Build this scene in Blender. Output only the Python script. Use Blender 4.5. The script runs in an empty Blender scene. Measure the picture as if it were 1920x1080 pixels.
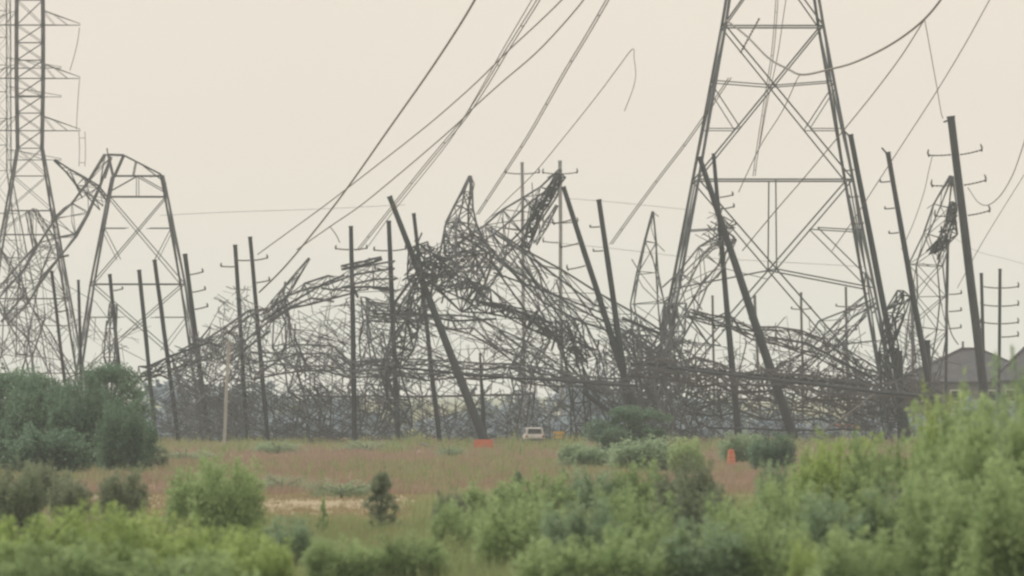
import bpy, math, random
import numpy as np
from mathutils import Vector, Matrix, Quaternion

R = math.radians
random.seed(7)
scene = bpy.context.scene
COL = scene.collection

# ------------------------------------------------------------------ camera, sky, sun, exposure
F, H, HOR = 8000.0, 5.0, 735.0          # photo pixels per unit slope at plan depth, eye height (m), horizon row
DS = 3.5                                # metres of real distance for each metre of plan depth (very long lens)
cam_d = bpy.data.cameras.new('camera')
cam = bpy.data.objects.new('camera', cam_d); COL.objects.link(cam)
cam.location = (0, 0, H); cam.rotation_euler = (R(90), 0, 0)
cam_d.sensor_width = 36; cam_d.lens = F * DS / 1920 * 36
cam_d.shift_y = (HOR - 540) / 1920
cam_d.clip_start = 1; cam_d.clip_end = 20000
cam_d.dof.use_dof = True; cam_d.dof.focus_distance = 400 * DS; cam_d.dof.aperture_fstop = 3.6
scene.camera = cam

SUN_EL, SUN_AZ = 56, 318                 # compass degrees: veiled sun ahead of the camera, to the left
world = bpy.data.worlds.new('World'); scene.world = world; world.use_nodes = True
nt = world.node_tree; nt.nodes.clear()
sky = nt.nodes.new('ShaderNodeTexSky'); sky.sky_type = 'NISHITA'; sky.sun_disc = False
sky.sun_elevation = R(SUN_EL); sky.sun_rotation = R(SUN_AZ)
sky.dust_density = 5; sky.air_density = 1.5
b1 = nt.nodes.new('ShaderNodeBackground'); b1.inputs[1].default_value = 0.05
nt.links.new(sky.outputs[0], b1.inputs[0])
b2 = nt.nodes.new('ShaderNodeBackground')   # the even cream overcast deck over the clear sky
b2.inputs[1].default_value = 1.0
_tc = nt.nodes.new('ShaderNodeTexCoord'); _mp = nt.nodes.new('ShaderNodeMapping'); _mp.inputs['Scale'].default_value = (6, 6, 14)
_nz = nt.nodes.new('ShaderNodeTexNoise'); _nz.inputs['Scale'].default_value = 2.2; _nz.inputs['Detail'].default_value = 5
_rp = nt.nodes.new('ShaderNodeValToRGB')
_rp.color_ramp.elements[0].position = .3; _rp.color_ramp.elements[0].color = (0.484, 0.436, 0.378, 1)
_rp.color_ramp.elements[1].position = .7; _rp.color_ramp.elements[1].color = (0.510, 0.456, 0.392, 1)
nt.links.new(_tc.outputs['Generated'], _mp.inputs[0]); nt.links.new(_mp.outputs[0], _nz.inputs['Vector'])
nt.links.new(_nz.outputs[0], _rp.inputs[0]); nt.links.new(_rp.outputs[0], b2.inputs[0])
mx = nt.nodes.new('ShaderNodeMixShader'); mx.inputs[0].default_value = 0.92
nt.links.new(b1.outputs[0], mx.inputs[1]); nt.links.new(b2.outputs[0], mx.inputs[2])
wo = nt.nodes.new('ShaderNodeOutputWorld'); nt.links.new(mx.outputs[0], wo.inputs[0])

sun_d = bpy.data.lights.new('sun', 'SUN'); sun_d.energy = 1.5; sun_d.angle = R(20); sun_d.color = (1, .94, .84)
sun = bpy.data.objects.new('sun', sun_d); COL.objects.link(sun)
_sd = Vector((math.sin(R(SUN_AZ)) * math.cos(R(SUN_EL)), math.cos(R(SUN_AZ)) * math.cos(R(SUN_EL)), math.sin(R(SUN_EL))))
sun.rotation_euler = _sd.to_track_quat('Z', 'Y').to_euler(); sun.location = (0, 0, 200)

vs = scene.view_settings
vs.view_transform = 'Standard'; vs.look = 'None'; vs.gamma = 1; vs.exposure = 0.9; vs.use_curve_mapping = False
scene.render.engine = 'CYCLES'
cy = scene.cycles
cy.use_denoising = True; cy.max_bounces = 6; cy.diffuse_bounces = 3; cy.transmission_bounces = 4
cy.volume_bounces = 2; cy.transparent_max_bounces = 8
cy.pixel_filter_type = 'BLACKMAN_HARRIS'; cy.filter_width = 2.5     # the soft resolving power of the long lens

# ------------------------------------------------------------------ helpers
def at(x, y, Y):
    """the place that photo pixel (x, y) shows at distance Y"""
    return Vector(((x - 960) / F * Y, Y * DS, H + (HOR - y) / F * Y))

def ydist(ybase):
    return H * F / (ybase - HOR)

def tag(o, label=None, cat=None, group=None, kind=None):
    if label: o['label'] = label
    if cat: o['category'] = cat
    if group: o['group'] = group
    if kind: o['kind'] = kind
    return o

def empty(name, loc, label=None, cat=None, group=None):
    o = bpy.data.objects.new(name, None); COL.objects.link(o); o.location = loc
    return tag(o, label, cat, group)

class MB:
    def __init__(s): s.v, s.f = [], []
    def ring_bridge(s, rings, cap=True):
        n = len(rings[0]); b = len(s.v)
        for r in rings: s.v.extend(r)
        for i in range(len(rings) - 1):
            for k in range(n):
                a0 = b + i * n + k; a1 = b + i * n + (k + 1) % n
                s.f.append((a0, a1, a1 + n, a0 + n))
        if cap:
            s.f.append(tuple(b + k for k in range(n - 1, -1, -1)))
            s.f.append(tuple(b + (len(rings) - 1) * n + k for k in range(n)))
    def frame(s, d, up=None):
        d = d.normalized()
        up = up or Vector((0, 0, 1))
        if abs(d.dot(up)) > .95: up = Vector((0, 1, 0))
        x = d.cross(up).normalized(); y = x.cross(d).normalized()
        return x, y
    def bar(s, a, b, w, up=None, h=None):
        d = b - a
        if d.length < 1e-4: return
        x, y = s.frame(d, up); w *= .5; h = (h * .5) if h else w
        off = [(-w, -h), (w, -h), (w, h), (-w, h)]
        s.ring_bridge([[p + x * i + y * j for i, j in off] for p in (a, b)])
    def angle(s, a, b, w, up=None):
        """rolled steel angle (L section)"""
        d = b - a
        if d.length < 1e-4: return
        x, y = s.frame(d, up); t = w * .22; w2 = w * .5
        off = [(-w2, -w2), (w2, -w2), (w2, -w2 + t), (-w2 + t, -w2 + t), (-w2 + t, w2), (-w2, w2)]
        s.ring_bridge([[p + x * i + y * j for i, j in off] for p in (a, b)])
    def tube(s, pts, rads, n=8, cap=True):
        rings = []
        x = None
        for i, p in enumerate(pts):
            d = pts[min(i + 1, len(pts) - 1)] - pts[max(i - 1, 0)]
            if x is None: x, y = s.frame(d)
            else:
                d = d.normalized(); x = (x - d * x.dot(d)).normalized(); y = x.cross(d)
            r = rads[i] if hasattr(rads, '__len__') else rads
            rings.append([p + x * (r * math.cos(2 * math.pi * k / n)) + y * (r * math.sin(2 * math.pi * k / n)) for k in range(n)])
        s.ring_bridge(rings, cap)
    def box(s, c, sz, rz=0):
        c = Vector(c); m = Matrix.Rotation(rz, 3, 'Z'); b = len(s.v)
        for i in (-1, 1):
            for j in (-1, 1):
                for k in (-1, 1): s.v.append(c + m @ Vector((i * sz[0] / 2, j * sz[1] / 2, k * sz[2] / 2)))
        for f in ((0, 1, 3, 2), (4, 6, 7, 5), (0, 4, 5, 1), (2, 3, 7, 6), (0, 2, 6, 4), (1, 5, 7, 3)): s.f.append(tuple(b + i for i in f))
    def poly(s, pts):
        b = len(s.v); s.v.extend(Vector(p) for p in pts); s.f.append(tuple(range(b, b + len(pts))))
    def mesh(s, name, mat, origin=Vector(), smooth=False):
        me = bpy.data.meshes.new(name)
        me.from_pydata([tuple(Vector(v) - origin) for v in s.v], [], s.f); me.update()
        if mat: me.materials.append(mat)
        if smooth: me.polygons.foreach_set('use_smooth', [True] * len(me.polygons))
        return me
    def build(s, name, mat, parent=None, smooth=False, origin=None):
        root = parent
        while root is not None and root.parent is not None: root = root.parent
        org = Vector(root.location) if root is not None else (origin or Vector())
        o = bpy.data.objects.new(name, s.mesh(name, mat, org, smooth)); COL.objects.link(o)
        if parent is not None: o.parent = parent
        elif origin is not None: o.location = origin
        return o

def np_mesh(name, verts, faces, mat, k):
    """fast mesh from numpy arrays, all faces with k corners"""
    me = bpy.data.meshes.new(name)
    me.vertices.add(len(verts)); me.vertices.foreach_set('co', np.asarray(verts, np.float32).ravel())
    nf = len(faces)
    me.loops.add(nf * k); me.loops.foreach_set('vertex_index', np.asarray(faces, np.int32).ravel())
    me.polygons.add(nf); me.polygons.foreach_set('loop_start', np.arange(0, nf * k, k, dtype=np.int32))
    me.update(calc_edges=True); me.validate()
    me.materials.append(mat)
    return me

# ------------------------------------------------------------------ materials
def new_mat(name):
    m = bpy.data.materials.new(name); m.use_nodes = True
    return m, m.node_tree, m.node_tree.nodes['Principled BSDF']

def noise_mat(name, c1, c2, scale=1.0, rough=.8, metal=0, detail=6, bump=0, c3=None, coord='Object', stretch=None):
    m, t, p = new_mat(name)
    tc = t.nodes.new('ShaderNodeTexCoord'); src = tc.outputs[coord]
    if stretch:
        mp = t.nodes.new('ShaderNodeMapping'); mp.inputs['Scale'].default_value = stretch
        t.links.new(src, mp.inputs[0]); src = mp.outputs[0]
    n = t.nodes.new('ShaderNodeTexNoise'); n.inputs['Scale'].default_value = scale; n.inputs['Detail'].default_value = detail
    n.inputs['Roughness'].default_value = .65
    t.links.new(src, n.inputs['Vector'])
    r = t.nodes.new('ShaderNodeValToRGB')
    r.color_ramp.elements[0].position = .36; r.color_ramp.elements[0].color = (*c1, 1)
    r.color_ramp.elements[1].position = .64; r.color_ramp.elements[1].color = (*c2, 1)
    if c3:
        e = r.color_ramp.elements.new(.5); e.color = (*c3, 1)
    t.links.new(n.outputs[0], r.inputs[0]); t.links.new(r.outputs[0], p.inputs['Base Color'])
    p.inputs['Roughness'].default_value = rough; p.inputs['Metallic'].default_value = metal
    if bump:
        b = t.nodes.new('ShaderNodeBump'); b.inputs['Strength'].default_value = bump; b.inputs['Distance'].default_value = .05
        t.links.new(n.outputs[0], b.inputs['Height']); t.links.new(b.outputs[0], p.inputs['Normal'])
    return m

def leaf_mat(name, c1, c2, c3, scale=1.3, trans=.45):
    m, t, p = new_mat(name)
    tc = t.nodes.new('ShaderNodeTexCoord'); oi = t.nodes.new('ShaderNodeObjectInfo'); ge = t.nodes.new('ShaderNodeNewGeometry')
    n = t.nodes.new('ShaderNodeTexNoise'); n.inputs['Scale'].default_value = scale; n.inputs['Detail'].default_value = 4
    t.links.new(ge.outputs['Position'], n.inputs['Vector'])
    a = t.nodes.new('ShaderNodeMath'); a.operation = 'MULTIPLY_ADD'; a.inputs[1].default_value = .30
    t.links.new(oi.outputs['Random'], a.inputs[0])
    b = t.nodes.new('ShaderNodeMath'); b.operation = 'MULTIPLY_ADD'; b.inputs[1].default_value = .34; b.inputs[2].default_value = -.30
    t.links.new(ge.outputs['Random Per Island'], b.inputs[0])
    s = t.nodes.new('ShaderNodeMath'); s.operation = 'ADD'
    t.links.new(b.outputs[0], a.inputs[2]); t.links.new(n.outputs[0], s.inputs[0]); t.links.new(a.outputs[0], s.inputs[1])
    r = t.nodes.new('ShaderNodeValToRGB')
    r.color_ramp.elements[0].position = .22; r.color_ramp.elements[0].color = (*c1, 1)
    r.color_ramp.elements[1].position = .82; r.color_ramp.elements[1].color = (*c3, 1)
    e = r.color_ramp.elements.new(.5); e.color = (*c2, 1)
    t.links.new(s.outputs[0], r.inputs[0]); t.links.new(r.outputs[0], p.inputs['Base Color'])
    p.inputs['Roughness'].default_value = .6; p.inputs['Specular IOR Level'].default_value = .25
    tr = t.nodes.new('ShaderNodeBsdfTranslucent'); t.links.new(r.outputs[0], tr.inputs[0])
    mxs = t.nodes.new('ShaderNodeMixShader'); mxs.inputs[0].default_value = trans
    t.links.new(p.outputs[0], mxs.inputs[1]); t.links.new(tr.outputs[0], mxs.inputs[2])
    t.links.new(mxs.outputs[0], t.nodes['Material Output'].inputs[0])
    return m

M = {}
M['pole_dark'] = noise_mat('weathered_dark_steel', (.016, .024, .033), (.036, .045, .055), 1.2, .55, 0, stretch=(1, 1, .25))
M['pole_pale'] = noise_mat('galvanised_pole', (.20, .22, .23), (.30, .32, .33), 1.0, .5)
M['pole_mid'] = noise_mat('grey_pole', (.085, .092, .098), (.14, .147, .15), 1.0, .55)
M['pole_wood'] = noise_mat('bleached_wood', (.30, .31, .30), (.42, .42, .40), 2.0, .9, stretch=(1, 1, .2))
M['steel'] = noise_mat('lattice_steel', (.078, .092, .106), (.14, .154, .166), .8, .55)
M['steel_dark'] = noise_mat('dark_lattice_steel', (.030, .040, .050), (.062, .074, .084), .8, .6)
M['steel_rust'] = noise_mat('stained_lattice_steel', (.070, .074, .080), (.130, .132, .136), .7, .7)
M['tower'] = noise_mat('galvanised_tower_steel', (.065, .082, .096), (.115, .132, .145), .5, .5)
M['wire'] = noise_mat('dull_conductor', (.09, .086, .082), (.13, .122, .118), .3, .6)
M['insul'] = noise_mat('insulator_glaze', (.05, .05, .052), (.09, .088, .085), 3, .35)
M['roof'] = noise_mat('roof_shingle', (.045, .047, .058), (.08, .08, .092), 1.2, .9, stretch=(1, 1, 3))
M['wall'] = noise_mat('house_siding', (.12, .12, .13), (.17, .17, .18), .6, .85)
M['white'] = noise_mat('white_siding', (.66, .65, .60), (.76, .75, .70), .8, .7)
M['glass'] = noise_mat('dark_glass', (.02, .022, .025), (.035, .037, .04), 1, .12)
M['carpaint'] = noise_mat('white_vehicle_paint', (.66, .65, .61), (.76, .75, .71), .8, .3)
M['rubber'] = noise_mat('black_rubber', (.02, .02, .02), (.035, .035, .033), 4, .85)
M['orange'] = noise_mat('faded_orange_plastic', (.48, .13, .07), (.58, .19, .10), 3, .5)
M['faded'] = noise_mat('faded_reflective_tape', (.50, .22, .14), (.58, .30, .20), 3, .5)
M['yellow'] = noise_mat('dusty_yellow_paint', (.55, .37, .08), (.66, .46, .12), 3, .5)
M['red'] = noise_mat('lamp_red', (.4, .03, .02), (.5, .04, .03), 3, .3)
M['ground'] = noise_mat('rough_green_ground', (.10, .115, .055), (.18, .165, .09), .12, .95, detail=8, bump=.4, c3=(.145, .155, .07), coord='Generated' if False else 'Object')
M['red_field'] = noise_mat('russet_meadow_soil', (.22, .165, .115), (.31, .24, .175), .08, .95, detail=9, bump=.4, c3=(.26, .195, .14))
M['tan_field'] = noise_mat('dry_straw_ground', (.23, .195, .115), (.31, .26, .16), .15, .95, detail=9, bump=.3)
M['bark'] = noise_mat('bark', (.045, .036, .028), (.085, .07, .055), 6, .9)
M['leaf_dark'] = leaf_mat('leaf_dark', (0.088, 0.155, 0.105), (0.135, 0.223, 0.146), (0.182, 0.292, 0.188), .5)
M['leaf_mid'] = leaf_mat('leaf_mid', (0.228, 0.311, 0.141), (0.329, 0.445, 0.208), (0.438, 0.558, 0.283), .9)
M['leaf_light'] = leaf_mat('leaf_light', (0.263, 0.364, 0.125), (0.375, 0.489, 0.174), (0.472, 0.582, 0.248), 1.2)
M['leaf_olive'] = leaf_mat('leaf_olive', (0.157, 0.202, 0.133), (0.229, 0.281, 0.181), (0.307, 0.360, 0.242), 1.0)
M['leaf_blue'] = leaf_mat('leaf_blue', (0.210, 0.300, 0.181), (0.293, 0.397, 0.247), (0.390, 0.503, 0.333), 1.0)
M['leaf_far'] = leaf_mat('leaf_far', (0.218, 0.278, 0.337), (0.321, 0.395, 0.456), (0.439, 0.511, 0.571), .12)  # blue-grey of distance haze is mixed into this leaf colour
M['blade_red'] = leaf_mat('grass_russet', (0.250, 0.182, 0.132), (0.329, 0.246, 0.192), (0.383, 0.308, 0.233), .10, .3)
M['blade_tan'] = leaf_mat('grass_straw', (0.256, 0.207, 0.114), (0.335, 0.276, 0.163), (0.394, 0.335, 0.216), .25, .3)
M['blade_green'] = leaf_mat('grass_green', (0.164, 0.230, 0.095), (0.278, 0.339, 0.152), (0.403, 0.413, 0.240), .35, .35)

# ------------------------------------------------------------------ ground
def sheet(name, x0, x1, y0, y1, z, mat, label, wob=0, nx=60, ny=2):
    """ground sheet with ragged near and far edges"""
    mb = MB(); rnd = random.Random(name)
    ph = [rnd.uniform(0, 6.3) for _ in range(8)]
    for j in range(ny + 1):
        for i in range(nx + 1):
            x = x0 + (x1 - x0) * i / nx; y = (y0 + (y1 - y0) * j / ny) * DS
            if wob and j in (0, ny):
                y += wob * sum(math.sin(x * (.05 + .06 * k) + ph[k + (4 if j else 0)]) / (1 + .5 * k) for k in range(4))
            mb.v.append(Vector((x, y, z)))
    for j in range(ny):
        for i in range(nx):
            a = j * (nx + 1) + i; mb.f.append((a, a + 1, a + nx + 2, a + nx + 1))
    return tag(mb.build(name, mat), label, kind='structure')

sheet('ground', -6000, 6000, -20, 4400, 0, M['ground'], 'rough green and brown open ground', nx=4, ny=4)
sheet('meadow', -130, 130, 206, 470, .004, M['red_field'], 'russet dry meadow in front of the wrecked towers', 7)
sheet('track', -90, 90, 158, 207, .008, M['tan_field'], 'pale straw coloured strip of mown ground', 3)

# ------------------------------------------------------------------ lattice towers that still stand
def tower(name, label, cat, px, Y, yaw, rows, leg_w, br_w, mat, sub=False, group=None, zfix=None):
    """rows: (photo row, full width in photo px, bracing of the panel BELOW this row), top to bottom. Square in plan."""
    s = Y / F
    base = Vector(((px - 960) * s, Y * DS, 0))
    root = empty(name, base, label, cat, group)
    c, si = math.cos(yaw), math.sin(yaw)
    def P(u, v, z): return base + Vector((u * c - v * si, u * si + v * c, z))
    L = [(H + (HOR - y) * s, w * s / 2, br) for y, w, br in rows]
    zb, wb, _ = L[-1]
    if zb > 0:                                      # run the legs down into the ground
        z2, w2, br = L[-2]; w0 = wb + (wb - w2) * zb / (z2 - zb); L[-1] = (-.2, w0, '')
    corners = [(-1, -1), (1, -1), (1, 1), (-1, 1)]
    for cx, cyy in corners:
        mb = MB()
        for (z1, h1, _), (z2, h2, _) in zip(L, L[1:]): mb.angle(P(cx * h1, cyy * h1, z1), P(cx * h2, cyy * h2, z2), leg_w)
        mb.build('leg', mat, root)
    def B(nm, a, b, w):
        m = MB(); m.angle(a, b, w); m.build(nm, mat, root)
    for (z1, h1, br), (z2, h2, _) in zip(L, L[1:]):
        for k in range(4):
            (ax, ay), (bx, by) = corners[k], corners[(k + 1) % 4]
            def Q(t, g):                             # t 0..1 across the face, g 0..1 down the panel
                hh = h1 + (h2 - h1) * g; z = z1 + (z2 - z1) * g
                return P((ax + (bx - ax) * t) * hh, (ay + (by - ay) * t) * hh, z)
            if br == '': continue
            B('strut', Q(0, 0), Q(1, 0), br_w * (.75 if br == 'X' else 1.1))
            if br == 'X':
                B('brace', Q(0, 0), Q(1, 1), br_w * .7); B('brace', Q(1, 0), Q(0, 1), br_w * .7)
            elif br == 'XR':                         # big cross with a bowed middle strut and redundants
                g0 = h1 / (h1 + h2)
                B('brace', Q(0, 0), Q(1, 1), br_w); B('brace', Q(1, 0), Q(0, 1), br_w)
                B('strut', Q(0, g0 - .03), Q(.5, g0), br_w * .8); B('strut', Q(.5, g0), Q(1, g0 - .03), br_w * .8)
                for t0, sg in ((0, 1), (1, -1)):
                    g1 = .67; t1 = t0 + sg * .245
                    B('redundant', Q(t0, g0 + .02), Q(t1, g1), br_w * .7); B('redundant', Q(t0, g1), Q(t1, g1), br_w * .7)
            elif br == 'HUB':                        # K panel that meets in a hub on the face centre line
                g0 = .335
                for t0, sg in ((0, 1), (1, -1)):
                    B('brace', Q(t0, 0.0), Q(.5, g0), br_w); B('strut', Q(t0, g0 + .07), Q(.5, g0), br_w)
                    B('brace', Q(.5, g0), Q(t0 + sg * .04, .80), br_w)
                    B('redundant', Q(t0, .19), Q(t0 + sg * .26, .18), br_w * .8); B('redundant', Q(t0 + sg * .26, .18), Q(t0, .385), br_w * .8)
                    B('redundant', Q(t0, .60), Q(t0 + sg * .24, .62), br_w * .7); B('redundant', Q(t0 + sg * .24, .62), Q(t0, .46), br_w * .7)
                B('post', Q(.5, 0), Q(.5, g0), br_w)
            elif br == 'A':                          # gable: legs' feet to strut centre
                B('brace', Q(.5, 0), Q(0, 1), br_w); B('brace', Q(.5, 0), Q(1, 1), br_w)
            elif br == 'G':                          # strut, gable and post
                B('brace', Q(.5, 0), Q(0, .75), br_w * .8); B('brace', Q(.5, 0), Q(1, .75), br_w * .8); B('post', Q(.5, 0), Q(.5, 1), br_w * .7)
            elif br == 'XM':                         # cross with a light middle strut
                B('brace', Q(0, 0), Q(1, 1), br_w * .8); B('brace', Q(1, 0), Q(0, 1), br_w * .8)
                for t0, sg in ((0, 1), (1, -1)):
                    B('redundant', Q(t0, .36), Q(t0 + sg * .35, .36), br_w * .6); B('redundant', Q(t0, .36), Q(t0 + sg * .27, .72), br_w * .6)
    return root, P

def crossarm(root, P, half, z, reach, drop, mat, w, insul=0, sides=(1, -1)):
    """pyramid arm both sides of a tower shaft, with a hanging insulator string"""
    for sg in sides:
        mb = MB()
        tip = P(sg * reach, 0, z)
        n = 3
        for v in (-half, half):
            lo = P(sg * half, v, z); up = P(sg * half, v, z + drop)
            mb.angle(lo, tip, w); mb.angle(up, tip + Vector((0, 0, .15)), w * .8)
            for i in range(1, n):
                t = i / n; t2 = (i - 1) / n
                mb.bar(lo.lerp(tip, t), up.lerp(tip, t2), w * .45)
        a0, a1 = P(sg * half, -half, z), P(sg * half, half, z)
        for i in range(n): mb.bar(a0.lerp(tip, i / n), a1.lerp(tip, (i + 1) / n), w * .45)
        o = mb.build('crossarm', mat, root)
        if insul:
            mi = MB(); k = 14
            mi.tube([tip - Vector((0, 0, .1 + insul * i / k)) for i in range(k + 1)], [.10 if i % 2 else .04 for i in range(k + 1)], 6)
            mi.build('insulator_string', M['insul'], o)

# the great tower on the right
big, PB = tower('lattice_tower', 'huge upright lattice tower whose wide legs straddle the right half', 'transmission tower', 1448, 402, R(1.6),
      [(-520, 78, 'X'), (-420, 84, 'X'), (-300, 92, 'X'), (-190, 112, 'X'), (-78, 142, 'A'), (50, 183, 'XR'), (338, 288, 'HUB'), (800, 462, '')], .28, .135, M['tower'])
for yy in (-210, -330, -450):
    crossarm(big, PB, 2.2, H + (HOR - yy) * 402 / F, 9.0, 2.2, M['tower'], .14, 2.6)

t1, P1 = tower('lattice_tower', 'tall upright lattice tower with three crossarms at the left edge', 'transmission tower', 56, 430, R(6),
      [(-190, 44, 'X'), (-140, 46, 'X'), (-90, 47, 'X'), (-45, 48, 'X'), (0, 49, 'X'), (47, 50, 'X'), (80, 50, 'X'), (113, 50, 'X'), (147, 50, 'X'), (180, 49, 'X'), (212, 48, 'X'), (245, 47, 'X'), (278, 46, 'X'),
       (330, 64, 'X'), (395, 86, 'G'), (440, 102, 'XM'), (560, 142, 'XM'), (700, 190, 'XM'), (800, 225, '')], .22, .085, M['steel'])
for yy in (47, 147, 245): crossarm(t1, P1, 1.25, H + (HOR - yy) * 430 / F, 5.1, 1.5, M['steel'], .085)
crossarm(t1, P1, 1.2, H + (HOR + 90) * 430 / F, 4.4, 1.2, M['steel'], .085)
t2, P2 = tower('lattice_tower', 'fainter lattice tower half cut off by the left edge, behind the tall one', 'transmission tower', -6, 520, R(-8),
      [(-80, 44, 'X'), (-30, 44, 'X'), (20, 44, 'X'), (70, 45, 'X'), (122, 45, 'X'), (172, 45, 'X'), (222, 46, 'X'), (272, 46, 'X'), (320, 46, 'X'), (400, 72, 'XM'), (540, 120, 'XM'), (780, 190, '')], .15, .07, M['steel'])
for yy in (128, 182, 300): crossarm(t2, P2, 1.4, H + (HOR - yy) * 520 / F, 8.0, 1.3, M['steel'], .085)
# body of the snapped tower on the left
t3, P3 = tower('snapped_tower', 'lattice tower snapped at its shoulders, its legs still standing, left', 'transmission tower', 258, 408, R(4),
      [(330, 92, 'G'), (369, 108, 'XM'), (533, 170, 'XM'), (705, 222, 'X'), (800, 250, '')], .22, .11, M['steel'])
sp = 408 / F
def q3(x, y, v): return at(x, y, 408) + Vector((0, v, 0))
for v in (-2.2, 2.2):
    for a, b in (((203, 290), (232, 291)), ((232, 291), (302, 327)), ((302, 327), (311, 345)), ((203, 290), (212, 330)), ((232, 291), (214, 332)), ((255, 303), (250, 330)), ((300, 329), (280, 331)), ((270, 312), (300, 335))):
        m = MB(); m.angle(q3(*a, v), q3(*b, v * 1.05), .16 if a[1] < 300 else .1); m.build('bent_member', M['steel'], t3)
m = MB()
for x, y in ((203, 290), (232, 291), (302, 327)): m.angle(q3(x, y, -2.2), q3(x, y, 2.2), .12)
m.bar(q3(201, 278, -1), q3(203, 292, -1), .12); m.build('end_plate', M['steel'], t3)

# ------------------------------------------------------------------ collapsed lattice sections
def truss(name, label, pts, Y, roll=20, bays=None, jit=.08, seed=1, mat='steel', cw=.15, bw=.075, extra=0, miss=.08, bow=.06, cat='lattice section', group=None, dY=0, loose=0):
    """four bent chords laced with angle steel along a crumpled centre line given in photo px (x, y, width)"""
    rnd = random.Random(seed)
    s = Y / F
    n = len(pts)
    C = [at(p[0], p[1], Y + dY * i / (n - 1)) for i, p in enumerate(pts)]
    Wd = [p[2] * s for p in pts]
    seg = [(C[i + 1] - C[i]).length for i in range(n - 1)]; tot = sum(seg)
    mw = max(.5, sum(Wd) / n)
    bays = max(4, int((bays or tot / (mw * .75)) * .7))
    def sample(d):
        i = 0
        while i < n - 2 and d > seg[i]: d -= seg[i]; i += 1
        t = min(1, d / seg[i])
        p0, p1, p2, p3 = C[max(i - 1, 0)], C[i], C[i + 1], C[min(i + 2, n - 1)]
        p = p1.lerp(p2, t)
        return p, Wd[i] + (Wd[i + 1] - Wd[i]) * t
    st = [sample(tot * k / bays) for k in range(bays + 1)]
    for k in range(1, bays):                        # buckled here and there
        if rnd.random() < .4 and name != 'tower_peak': st[k] = (st[k][0] + Vector((rnd.gauss(0, .12), rnd.gauss(0, .10), rnd.gauss(0, .12))) * st[k][1], st[k][1] * rnd.uniform(.6, 1.1))
    cor = []
    for k, (p, w) in enumerate(st):
        t = (st[min(k + 1, bays)][0] - st[max(k - 1, 0)][0]).normalized()
        nn = Vector((0, 1, 0)).cross(t).normalized(); dd = nn.cross(t).normalized()
        a = R(roll) + .12 * math.sin(k * .7 + seed)
        u = nn * math.cos(a) + dd * math.sin(a); v = dd * math.cos(a) - nn * math.sin(a)
        hw = w / 2 / (abs(math.cos(a)) + abs(math.sin(a)) * .9)
        J = lambda: Vector([rnd.gauss(0, jit) * w for _ in range(3)])
        cor.append([p + (u * i + v * j) * hw + J() for i, j in ((-1, -1), (1, -1), (1, 1), (-1, 1))])
    low = min((c for r_ in cor for c in r_), key=lambda c: c.z)
    root = empty(name, (low.x, low.y, low.z), label, cat, group)
    mt = M[mat]
    for c in range(4):
        mb = MB()
        for k in range(bays):
            if name == 'tower_peak' or rnd.random() > .10: mb.angle(cor[k][c], cor[k + 1][c], cw)
            else:                                    # torn chord, both ends bent away
                v_ = Vector((rnd.gauss(0, .3), rnd.gauss(0, .3), rnd.gauss(-.1, .3))) * mw
                mb.angle(cor[k][c], cor[k][c].lerp(cor[k + 1][c], .45) + v_, cw); mb.build('chord', mt, root)
                mb = MB(); mb.angle(cor[k + 1][c].lerp(cor[k][c], .3) - v_ * .6, cor[k + 1][c], cw)
        mb.build('chord', mt, root)
    def bent(mb, a, b, w):
        if rnd.random() < .14:
            d = (b - a).length; mid = (a + b) / 2 + Vector([rnd.gauss(0, bow) * d for _ in range(3)])
            mb.bar(a, mid, w); mb.bar(mid, b, w)
        else: mb.bar(a, b, w)
    for k in range(bays):
        mb = MB()
        for c in range(4):
            c2 = (c + 1) % 4
            if rnd.random() > miss: bent(mb, cor[k][c], cor[k + 1][c2], bw)
            if rnd.random() > miss + .12: bent(mb, cor[k][c2], cor[k + 1][c], bw)
            if rnd.random() > miss: mb.bar(cor[k][c], cor[k][c2], bw * 1.1)
        for _ in range(extra):
            a = cor[k][rnd.randrange(4)].lerp(cor[k + 1][rnd.randrange(4)], rnd.random()); b = cor[k + 1][rnd.randrange(4)].lerp(cor[k][rnd.randrange(4)], rnd.random())
            a = a + Vector([rnd.gauss(0, .12) * st[k][1] for _ in range(3)])
            bent(mb, a, b, bw * rnd.uniform(.8, 1.7))
        for _ in range(loose):
            if rnd.random() < .6:
                a = cor[k][rnd.randrange(4)]; L_ = rnd.uniform(.4, 1.3) * mw
                b = a + Vector((rnd.gauss(0, .6), rnd.gauss(0, .6), rnd.gauss(-.3, .6))) * L_
                bent(mb, a, b, bw)
        if mb.v: mb.build('cross_brace', mt, root)
    return root

T = truss
N = 'lattice_section'
T('toppled_tower_top', 'folded over tower top hanging down and left from the snapped tower', [(203, 292, 14), (178, 345, 40), (150, 395, 52), (112, 440, 55), (62, 505, 55), (-10, 590, 60)], 405, 8, 11, .04, 3, cw=.19, bw=.065)
T('bent_crossarm', 'bent crossarm with pointed tip beside the snapped tower shoulder', [(102, 300, 3), (138, 330, 16), (168, 352, 34), (197, 384, 24)], 409, 15, 5, .05, 4, cw=.13, bw=.06)
T(N, 'crumpled lattice heap under the tall left edge tower', [(58, 395, 22), (82, 440, 60), (66, 520, 85), (42, 600, 80), (30, 735, 90)], 412, 30, 8, .12, 5, bw=.06, cw=.12, loose=1, miss=.3)
T(N, 'slanting lattice wreck at the foot of the left edge tower', [(-15, 470, 50), (35, 590, 60), (85, 660, 60), (130, 760, 60)], 415, 15, 8, .12, 6, bw=.06, cw=.12, loose=1, miss=.3)
T(N, 'small upright scrap of lattice standing between the snapped tower legs', [(213, 570, 12), (207, 620, 24), (203, 700, 34), (200, 770, 34)], 404, 20, 6, .12, 7, bw=.07, loose=1)
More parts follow.
